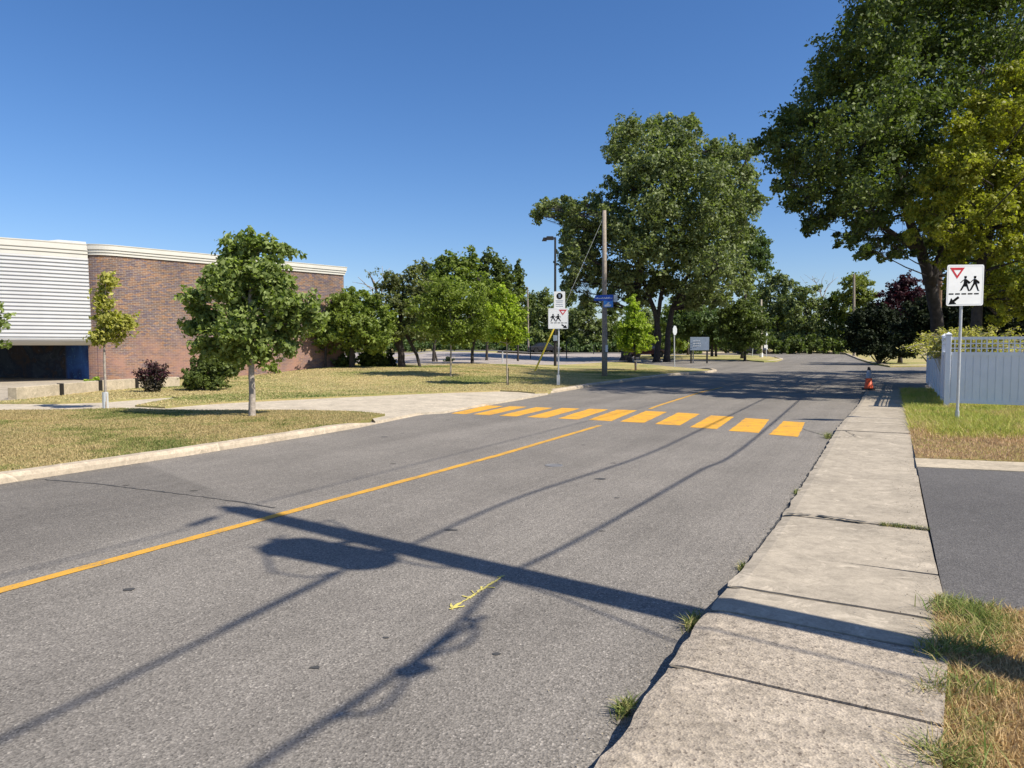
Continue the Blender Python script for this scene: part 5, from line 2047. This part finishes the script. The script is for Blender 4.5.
tree("leafy_tree", "tall mixed tree with a stout dark trunk behind the feathery ash", "tree",
     [[(472, 371, 1.9), (472.5, 350, 1.5), (478, 325, 1.3), (480, 280, 0.6)]],
     [(455, 262, 14, 12), (440, 268, 13, 14), (470, 262, 10, 16), (460, 280, 20, 14), (487, 296, 16, 22), (490, 325, 22, 18), (470, 330, 22, 12)],
     48, 13000, 0.2, M["leaf_mid"], M["bark_dark"], per=26)
tree("leafy_tree", "tree with a forked trunk standing between the crabapple and the ash", "tree",
     [[(433.5, 367, 1.8), (434, 350, 1.5), (436, 325, 1.2), (440, 290, 0.6)], [(438, 365, 0.8), (435, 352, 0.9)]],
     [(432, 285, 18, 16), (428, 305, 20, 18), (445, 320, 18, 16), (425, 270, 9, 10)], 52, 7000, 0.22, M["leaf_crab"], M["bark_dark"], per=26)
tree("pointed_tree", "dark tree with spiky twin tops, tallest of the lawn group", "tree",
     [[(486.5, 364.5, 1.4), (487, 345, 1.2), (488, 300, 0.8), (488, 255, 0.3)]],
     [(488, 258, 5, 12), (483, 268, 9, 12), (496, 265, 5, 12), (498, 278, 12, 16), (506, 272, 6, 12), (485, 290, 16, 18), (510, 292, 12, 18), (500, 308, 20, 18)], 56, 11000, 0.21, M["leaf_dark"], M["bark_dark"], per=22)
tree("pointed_tree", "narrow dark spire tree rising right behind the bright young tree", "tree",
     [[(518, 363, 1.0), (518, 340, 0.8), (519, 270, 0.3)]],
     [(519, 272, 4, 10), (519, 286, 7, 10), (516, 300, 9, 12), (520, 316, 9, 12)], 58, 4600, 0.21, M["leaf_dark"], M["bark_dark"], per=20)
DH = G(507, 385, 0.1).y
tree("sapling", "bright yellow green young tree with a white stem and a dark stake", "tree",
     [[(507.2, 385, 0.7), (506.9, 345, 0.6), (506, 292, 0.3)]],
     [(501, 293, 9, 7), (508, 303, 13, 10), (498, 312, 12, 9), (515, 318, 13, 11), (503, 328, 17, 10), (518, 335, 10, 8), (496, 336, 9, 6), (510, 341, 12, 5)],
     DH, 7000, 0.12, M["leaf_lime"], M["bark_pale"], per=20)
b = G(508.3, 385.2, 0.1)
mb = MB()
mb.tube([(b.x, b.y - 0.05, b.z - 0.1), (b.x, b.y - 0.05, b.z + 0.72)], 0.02, 6)
o = mb.build("tree_stake", M["dark_metal"])
tag(o, "thin dark stake tied to the bright young tree", "stake")
for px, py, D, n, r, lb in ((449, 360.5, 52, 350, 3.5, "round tuft of dark growth at the foot of the thin ash"),):
    shrub("shrub", lb, [(px, py, r, r)], D, n, 0.16, M["leaf_spruce"], (px, py + 4))
tree("maple_tree", "bright green conical young maple in front of the great cottonwood", "tree",
     [[(636, 369.5, 1.0), (635, 355, 0.9), (634, 300, 0.4)]],
     [(632, 298, 4, 6), (633, 308, 7, 7), (634, 318, 12, 9), (628, 328, 13, 8), (642, 328, 12, 9), (635, 338, 19, 9), (622, 342, 8, 6), (648, 341, 8, 6), (635, 348, 14, 5)],
     46, 7500, 0.16, M["leaf_lime"], M["bark_dark"], per=20)

# great cottonwood
tree("cottonwood_tree", "huge dark spreading cottonwood behind the blue street sign", "tree",
     [[(626, 362, 5.6), (627, 340, 4.6), (632, 310, 4.0), (640, 270, 3.2), (650, 215, 2.0), (655, 160, 1.0)],
      [(656, 361, 3.2), (659, 335, 2.6), (655, 312, 2.4), (645, 285, 2.0), (630, 250, 1.2)],
      [(667, 360, 3.0), (668, 335, 2.8), (672, 310, 2.6), (685, 280, 2.2), (705, 240, 1.6), (730, 190, 0.9)],
      [(656, 338, 2.2), (660, 300, 2.0), (668, 260, 1.6), (672, 200, 1.0)]],
     [(632, 132, 24, 17, 0), (660, 128, 24, 15, 2), (682, 140, 24, 18, -2), (618, 152, 18, 16, 3), (650, 160, 32, 24, -3), (682, 172, 34, 26, 0), (628, 185, 26, 24, 2),
      (730, 155, 22, 18, 0), (748, 178, 14, 20, 2), (718, 180, 28, 26, -3), (740, 208, 22, 22, 0), (705, 215, 34, 30, -3), (660, 210, 34, 30, -3), (690, 250, 40, 28, 0), (735, 235, 22, 24, 3), (722, 265, 28, 24, -2),
      (645, 245, 34, 28, -2), (612, 225, 24, 26, 0), (590, 240, 20, 26, 2), (572, 222, 16, 18, 0), (560, 208, 12, 12, 0), (545, 208, 13, 9, 0), (536, 216, 6, 12, 1), (578, 255, 16, 22, -1), (600, 272, 20, 20, 1),
      (570, 280, 12, 14, 1), (625, 280, 24, 18, 2), (660, 282, 28, 16, 2), (700, 288, 26, 14, 0), (583, 300, 8, 10, 0), (567, 240, 10, 14, 0), (564, 262, 8, 12, 0), (567, 290, 8, 12, 0), (575, 206, 12, 12, 0), (756, 200, 9, 16, 0), (752, 150, 10, 10, 0), (690, 300, 22, 10, 1), (722, 300, 14, 10, 0), (640, 298, 18, 9, 2), (607, 300, 14, 12, 1), (598, 204, 16, 14, 1), (740, 285, 16, 12, 1), (690, 122, 10, 9, 0), (712, 150, 12, 12, 1)],
     66, 110000, 0.29, M["leaf_cotton"], M["bark_dark"], per=30, clump=0.26, limb=0.6, twigs=0.4, depth=1.1, shell=0.5, deep=(-5, 6))
tree("leafy_tree", "lighter green tree showing at the right flank of the great cottonwood", "tree",
     [[(742, 360, 1.6), (744, 330, 1.4), (746, 280, 1.0)]],
     [(742, 250, 22, 14), (758, 246, 14, 11), (763, 262, 12, 12), (745, 268, 20, 12), (752, 236, 10, 8)],
     74, 6500, 0.3, M["leaf_far"], M["bark_dark"], per=26)
tree("small_tree", "dark low crowned tree on the junction island before the ivy pole", "tree",
     [[(745, 359.5, 1.3), (745, 345, 1.1), (744, 310, 0.7)]],
     [(742, 312, 20, 14), (734, 328, 18, 14), (752, 328, 18, 15), (744, 342, 20, 9), (728, 315, 10, 10)],
     68, 11000, 0.25, M["leaf_dark"], M["bark_dark"], per=30)
tree("leafy_tree", "light green tree behind the notice board left of the island tree", "tree",
     [[(712, 357, 1.3), (712, 335, 1.1), (708, 315, 0.8)], [(716, 357, 1.1), (716, 338, 1.0)]],
     [(700, 318, 18, 12), (716, 322, 16, 14), (690, 330, 16, 12), (712, 336, 16, 10), (678, 322, 12, 12), (722, 340, 10, 8)],
     82, 10000, 0.3, M["leaf_far"], M["bark_dark"], per=28)
tree("leafy_tree", "mid green tree filling the gap right of the cottonwood trunks", "tree",
     [[(688, 357, 1.2), (688, 335, 1.0), (686, 318, 0.6)]],
     [(680, 308, 16, 12), (668, 322, 10, 14), (690, 318, 14, 12), (676, 338, 14, 12), (670, 348, 8, 7)],
     90, 9000, 0.32, M["leaf_mid"], M["bark_dark"], per=28)

# big tree on the right, over the street
DL = 30.0
tree("cottonwood_tree", "towering dark leafy tree overhanging the street on the right", "tree",
     [[(940, 352, 6.8), (937, 325, 6.0), (931, 285, 5.4), (921, 250, 4.8), (908, 215, 3.8), (895, 160, 3.2), (890, 80, 1.8), (900, 0, 0.8)],
      [(930, 285, 4.5), (950, 230, 3.6), (965, 150, 2.4), (985, 60, 1.4)], [(918, 250, 3.4), (880, 225, 2.4), (840, 190, 1.6), (805, 150, 0.9)]],
     [(868, 12, 26, 20, -1), (905, 5, 30, 24, 1), (950, 0, 36, 26, 2), (1000, -5, 40, 28, 0), (850, 50, 28, 22, 0), (890, 50, 32, 26, -2), (935, 50, 34, 28, 0), (985, 50, 36, 30, 2),
      (825, 85, 26, 22, 0), (862, 95, 32, 26, 2), (905, 100, 34, 28, -2), (950, 100, 34, 28, 1), (800, 118, 26, 20, 1), (835, 130, 30, 24, -1), (775, 140, 16, 14, 0), (875, 145, 34, 26, 0), (915, 150, 30, 26, 2),
      (790, 158, 24, 18, 0), (825, 172, 28, 22, 2), (862, 185, 30, 22, -1), (900, 195, 28, 20, 1), (805, 198, 22, 14, 0), (785, 185, 10, 12, 0), (838, 208, 24, 16, 0), (870, 220, 24, 14, 0), (815, 225, 14, 9, 0), (850, 238, 14, 8, 0), (888, 240, 14, 8, 0),
      (950, 170, 34, 30, 2), (940, 215, 26, 20, 3), (1010, 110, 36, 40, 3), (1040, 40, 36, 36, 0), (1060, 120, 40, 50, 2), (985, 210, 34, 30, 5), (1060, 200, 40, 40, 3), (900, -45, 36, 26, 0), (960, -55, 44, 30, 0), (1030, -50, 44, 34, 0), (930, -100, 36, 30, 0), (1000, -110, 44, 34, 0), (868, 250, 12, 9, 0), (897, 252, 12, 9, 1), (935, 245, 18, 14, 4), (958, 258, 22, 18, 5), (988, 268, 24, 20, 5), (1015, 275, 24, 20, 5), (965, 285, 18, 12, 6)],
     DL, 200000, 0.15, M["leaf_dark"], M["bark_dark"], per=34, clump=0.3, limb=0.45, twigs=0.4, depth=1.9, shell=0.5, deep=(-5, 6))
tree("elm_tree", "yellowish green tree leaning over the white fence on the right", "tree",
     [[(976, 345, 5.5), (977, 310, 5.0), (982, 260, 4.2), (1000, 200, 3.0), (1015, 130, 1.6)]],
     [(1012, 78, 20, 16, 0), (1035, 70, 26, 20, 0), (985, 100, 20, 16, 0), (1015, 110, 28, 20, -1), (960, 128, 18, 14, 0), (985, 135, 28, 20, 0), (1030, 140, 30, 24, 0), (945, 155, 18, 14, 0), (968, 165, 26, 20, -1), (1005, 175, 30, 22, 0), (1045, 180, 30, 26, 0),
      (928, 182, 16, 14, 0), (952, 198, 24, 18, 0), (988, 210, 28, 20, -1), (1030, 215, 30, 24, 0), (918, 210, 14, 14, 0), (935, 228, 20, 14, 0), (965, 240, 26, 18, 0), (1005, 248, 28, 20, 0), (1045, 250, 28, 24, 0), (912, 236, 9, 9, 0), (950, 262, 16, 9, 1), (990, 275, 22, 12, 1), (1030, 285, 26, 16, 0), (1065, 110, 30, 34, 0), (1075, 200, 30, 40, 0), (975, 292, 18, 12, 0.5), (1005, 300, 20, 14, 0.5), (955, 285, 12, 10, 1), (1030, 310, 20, 12, 0.5), (1000, 318, 12, 8, 1), (1050, 300, 20, 20, 0)],
     22.5, 90000, 0.11, M["leaf_gold"], M["bark_dark"], per=30, clump=0.28, limb=0.35, twigs=0.4, depth=0.9, deep=(-1, 4))

# ornamental arching shrub behind the fence
b = PD(954, 347, 21.5)
b.z = 0.1
root = thing("arching_shrub", b, "straw yellow arching shrub spilling over the corner of the white fence", "shrub")
C, Nn, Tt = [], [], []
stems = MB()
for i in range(210):
    ang = random.uniform(-1.15, 1.15)
    L_ = random.uniform(0.8, 1.9)
    az = random.uniform(0, 2 * math.pi)
    p0 = Vector((b.x + random.uniform(-0.5, 0.9), b.y + random.uniform(-0.5, 0.3), 1.35))
    dx = math.sin(ang)
    pts = []
    for j in range(9):
        t_ = j / 8
        p = p0 + Vector((dx * L_ * t_ * 0.9, math.sin(az) * 0.35 * L_ * t_, L_ * (t_ * math.cos(ang) * 0.95 - 0.42 * t_ * t_)))
        pts.append(p)
    stems.tube([(b.x, b.y, 0.1), p0] + pts, 0.006, 4, False)
    for j in range(1, 9):
        for _ in range(6):
            q = pts[j] + Vector((random.gauss(0, 0.05), random.gauss(0, 0.05), random.gauss(0, 0.04)))
            C.append(q)
            Nn.append((0, 0, 1))
            Tt.append(random.uniform(0, 1))
leaf_quads(np.array(C), 0.10, np.array(Nn, float), np.array(Tt), "foliage", M["leaf_straw"], root, aspect=0.35)
stems.build("stems", M["wood_pale"], root)
shrub("shrub", "dark bushes in deep shade behind the white fence panels", [(985, 325, 20, 16), (1012, 318, 22, 20), (1045, 320, 26, 24), (962, 322, 12, 12), (1000, 300, 24, 16)], 31, 20000, 0.15, M["leaf_hedge_shade"], (1000, 350))
shrub("shrub", "shaded dark green bush behind the trunk of the towering tree", [(925, 320, 22, 22), (945, 310, 24, 26), (970, 300, 26, 24), (905, 335, 14, 16), (950, 335, 26, 16), (1010, 290, 30, 24)], 44, 30000, 0.19, M["leaf_hedge_shade"], (940, 362))
tree("plum_tree", "deep purple leaved plum tree beyond the side street corner", "tree",
     [[(900, 358, 2), (901, 335, 1.6), (902, 300, 0.8)]],
     [(905, 283, 12, 9), (895, 296, 15, 12), (915, 298, 14, 12), (900, 312, 18, 12), (922, 312, 12, 14), (885, 308, 10, 10)],
     60, 11000, 0.22, M["leaf_purple"], M["bark_dark"], per=30)
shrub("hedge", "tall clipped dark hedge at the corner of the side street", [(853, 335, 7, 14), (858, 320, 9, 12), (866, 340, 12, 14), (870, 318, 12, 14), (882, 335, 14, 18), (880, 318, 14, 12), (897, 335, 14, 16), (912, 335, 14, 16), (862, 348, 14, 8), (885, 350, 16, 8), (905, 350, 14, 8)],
      58, 34000, 0.22, M["leaf_hedge_shade"], (880, 360), cat="hedge")

# trees beyond the lot and the junction
far = [
    ("tall pale green poplar showing above the dark corner hedge", "poplar_tree", 104, (858, 352), [(852, 282, 10, 10), (864, 284, 9, 10), (858, 296, 15, 12), (846, 300, 8, 10), (868, 300, 9, 12), (858, 315, 15, 12), (858, 335, 16, 14)], "leaf_faryel", 3600),
    ("dark leafy tree left of the pale poplar beyond the junction", "leafy_tree", 108, (836, 352), [(834, 300, 10, 10), (828, 312, 14, 12), (842, 316, 10, 12), (832, 332, 17, 14), (836, 345, 16, 8)], "leaf_dark", 3400),
    ("broad green tree at the middle of the far tree row", "leafy_tree", 106, (806, 352), [(805, 292, 13, 9), (795, 305, 15, 12), (815, 306, 14, 12), (804, 322, 20, 14), (798, 340, 18, 12), (820, 338, 14, 12)], "leaf_cotton", 4600),
    ("tall green tree right behind the ivy covered pole", "leafy_tree", 110, (778, 352), [(772, 279, 12, 9), (784, 285, 12, 9), (765, 292, 12, 12), (780, 302, 20, 14), (768, 318, 18, 14), (788, 325, 16, 14), (772, 340, 20, 12)], "leaf_cotton", 5200),
    ("bluish green tree behind the small island tree", "leafy_tree", 118, (752, 352), [(752, 296, 12, 10), (745, 310, 14, 12), (758, 320, 12, 14), (742, 335, 18, 14)], "leaf_mix", 3200),
    ("olive green tree beyond the lot seen right of the wooden pole", "leafy_tree", 112, (616, 352), [(612, 312, 10, 12), (606, 328, 14, 12), (620, 336, 14, 12), (602, 342, 14, 8)], "leaf_mix", 3000),
    ("green tree beyond the lot seen just left of the wooden pole", "leafy_tree", 110, (588, 352), [(588, 308, 12, 10), (578, 320, 14, 12), (594, 328, 12, 12), (584, 340, 18, 10)], "leaf_cotton", 3200),
    ("pale green tree beyond the lot behind the crossing sign", "leafy_tree", 116, (566, 352), [(566, 300, 12, 9), (556, 312, 13, 12), (572, 318, 12, 12), (562, 332, 16, 12), (566, 344, 16, 7)], "leaf_mix", 3400),
    ("bushy tree beyond the lot left of the lamp post", "leafy_tree", 112, (545, 352), [(545, 298, 9, 9), (538, 310, 12, 12), (550, 322, 10, 12), (540, 335, 14, 10)], "leaf_mix", 3000),
    ("dark tree beyond the lot just right of the bright young tree", "leafy_tree", 116, (530, 352), [(530, 302, 8, 10), (526, 318, 10, 12), (533, 334, 10, 12)], "leaf_dark", 2200),
    ("distant low tree seen between the lawn trunks near the ash", "leafy_tree", 122, (462, 352), [(462, 330, 18, 12), (445, 338, 14, 9), (480, 338, 14, 9)], "leaf_mix", 2200),
    ("distant low tree seen left of the crabapple trunk", "leafy_tree", 122, (395, 352), [(395, 332, 16, 12), (378, 338, 14, 9), (412, 338, 14, 10)], "leaf_mix", 2000),
    ("wide distant tree closing the view behind the cottonwood trunks", "leafy_tree", 120, (645, 352), [(640, 318, 16, 14), (655, 328, 14, 14), (632, 336, 14, 10), (662, 340, 12, 8)], "leaf_cotton", 3600),
    ("distant tree behind the notice board and the light green tree", "leafy_tree", 122, (705, 352), [(700, 312, 18, 14), (718, 322, 16, 14), (688, 330, 14, 12), (708, 340, 20, 9)], "leaf_cotton", 3600),
]
for lb, nm, D, bs, lo, lm, n in far:
    tree(nm, lb, "tree", [[(bs[0], bs[1], 1.3), (bs[0], bs[1] - 15, 1.1), (bs[0], min(l[1] for l in lo) + 6, 0.4)]], lo, D, int(n * 2.1), 0.40, M[lm], M["bark_dark"], "trees beyond the lot and junction", per=26, limb=0.4, twigs=0.2)
tree("bare_tree", "leafless grey treetop above the far trees at the junction", "tree",
     [[(824, 352, 0.9), (824, 310, 0.7), (820, 290, 0.5), (812, 276, 0.15)], [(822, 300, 0.5), (828, 285, 0.3), (838, 277, 0.1)], [(821, 292, 0.4), (822, 280, 0.2), (826, 272, 0.08)], [(820, 292, 0.3), (806, 284, 0.12), (800, 276, 0.06)], [(824, 292, 0.3), (832, 282, 0.15), (834, 272, 0.06)], [(815, 282, 0.2), (804, 274, 0.06)]],
     [(820, 279, 10, 5)], 112, 20, 0.2, M["leaf_crab"], M["bark_pale"], per=5, twigs=1.0, limb=0.15)
lo = []
x = 300
while x < 1080:
    hgt = 24 + 10 * math.sin(x * 0.05) + random.uniform(-4, 6)
    for yy in range(0, int(hgt), 9):
        lo.append((tuple(PD(x + random.uniform(-3, 3), 350 - yy, 150 + random.uniform(-4, 4))), 2.6, 2.6, 1.9))
    x += 9
tl = thing("treeline", (0, 150, 1), None, None)
crown(lo, 52000, 0.62, M["leaf_dark"], tl, "foliage", 0.34, 20, fill=0.5)
tl["kind"] = "stuff"
tl["label"] = "distant wood closing the view behind all the other trees"
# low growth closing the foot of the tree row
for lb, px0, px1, D, h, lm in (("low green hedge bank beyond the parking lot", 455, 640, 108, 6, "leaf_far"), ("dark undergrowth under the trees beyond the junction", 665, 860, 100, 9, "leaf_dark"), ("distant green brush left of the crabapple beyond the lot", 340, 455, 112, 7, "leaf_far")):
    lo = []
    x = px0
    while x < px1:
        lo.append((x, 352 - h * 0.7 + random.uniform(-1.5, 1.0), random.uniform(7, 11), h * random.uniform(0.8, 1.3)))
        x += random.uniform(6, 10)
    r = shrub("hedge", lb, lo, D, int((px1 - px0) * 42), 0.42, M[lm], ((px0 + px1) / 2, 352), cat="hedge", per=26)

# ================================================================== LIGHT
w = bpy.data.worlds.new("World")
sc.world = w
w.use_nodes = True
nt = w.node_tree
nt.nodes.clear()
sky = nt.nodes.new("ShaderNodeTexSky")
sky.sky_type = "NISHITA"
sky.sun_disc = False
sky.sun_elevation = EL
sky.sun_rotation = math.atan2(SH.x, SH.y)
sky.altitude = 80
sky.air_density = 1.0
sky.dust_density = 0.6
sky.ozone_density = 4.0
bg = nt.nodes.new("ShaderNodeBackground")
bg.inputs[1].default_value = 0.088
ow = nt.nodes.new("ShaderNodeOutputWorld")
hs = nt.nodes.new("ShaderNodeHueSaturation")
hs.inputs["Saturation"].default_value = 1.2
hs.inputs["Value"].default_value = 1.15
nt.links.new(sky.outputs[0], hs.inputs["Color"])
tn = nt.nodes.new("ShaderNodeMix")
tn.data_type = "RGBA"
tn.blend_type = "MULTIPLY"
tn.inputs[0].default_value = 1.0
tn.inputs[7].default_value = (0.95, 0.925, 1.03, 1)
nt.links.new(hs.outputs[0], tn.inputs[6])
nt.links.new(tn.outputs[2], bg.inputs[0])
nt.links.new(bg.outputs[0], ow.inputs[0])

sun = bpy.data.lights.new("sun", "SUN")
sun.energy = 5.0
sun.angle = R(0.53)
sun.color = (1.0, 0.94, 0.83)
so_ = bpy.data.objects.new("sun", sun)
COL.objects.link(so_)
dvec = Vector((SH.x * math.cos(EL), SH.y * math.cos(EL), math.sin(EL)))
so_.rotation_euler = dvec.to_track_quat("Z", "Y").to_euler()

sc.view_settings.view_transform = "Standard"
sc.view_settings.look = "None"
sc.view_settings.exposure = 0.46
sc.view_settings.gamma = 1.0
sc.cycles.max_bounces = 5
sc.cycles.diffuse_bounces = 3
sc.cycles.transmission_bounces = 3
sc.cycles.use_denoising = True
sc.render.film_transparent = False
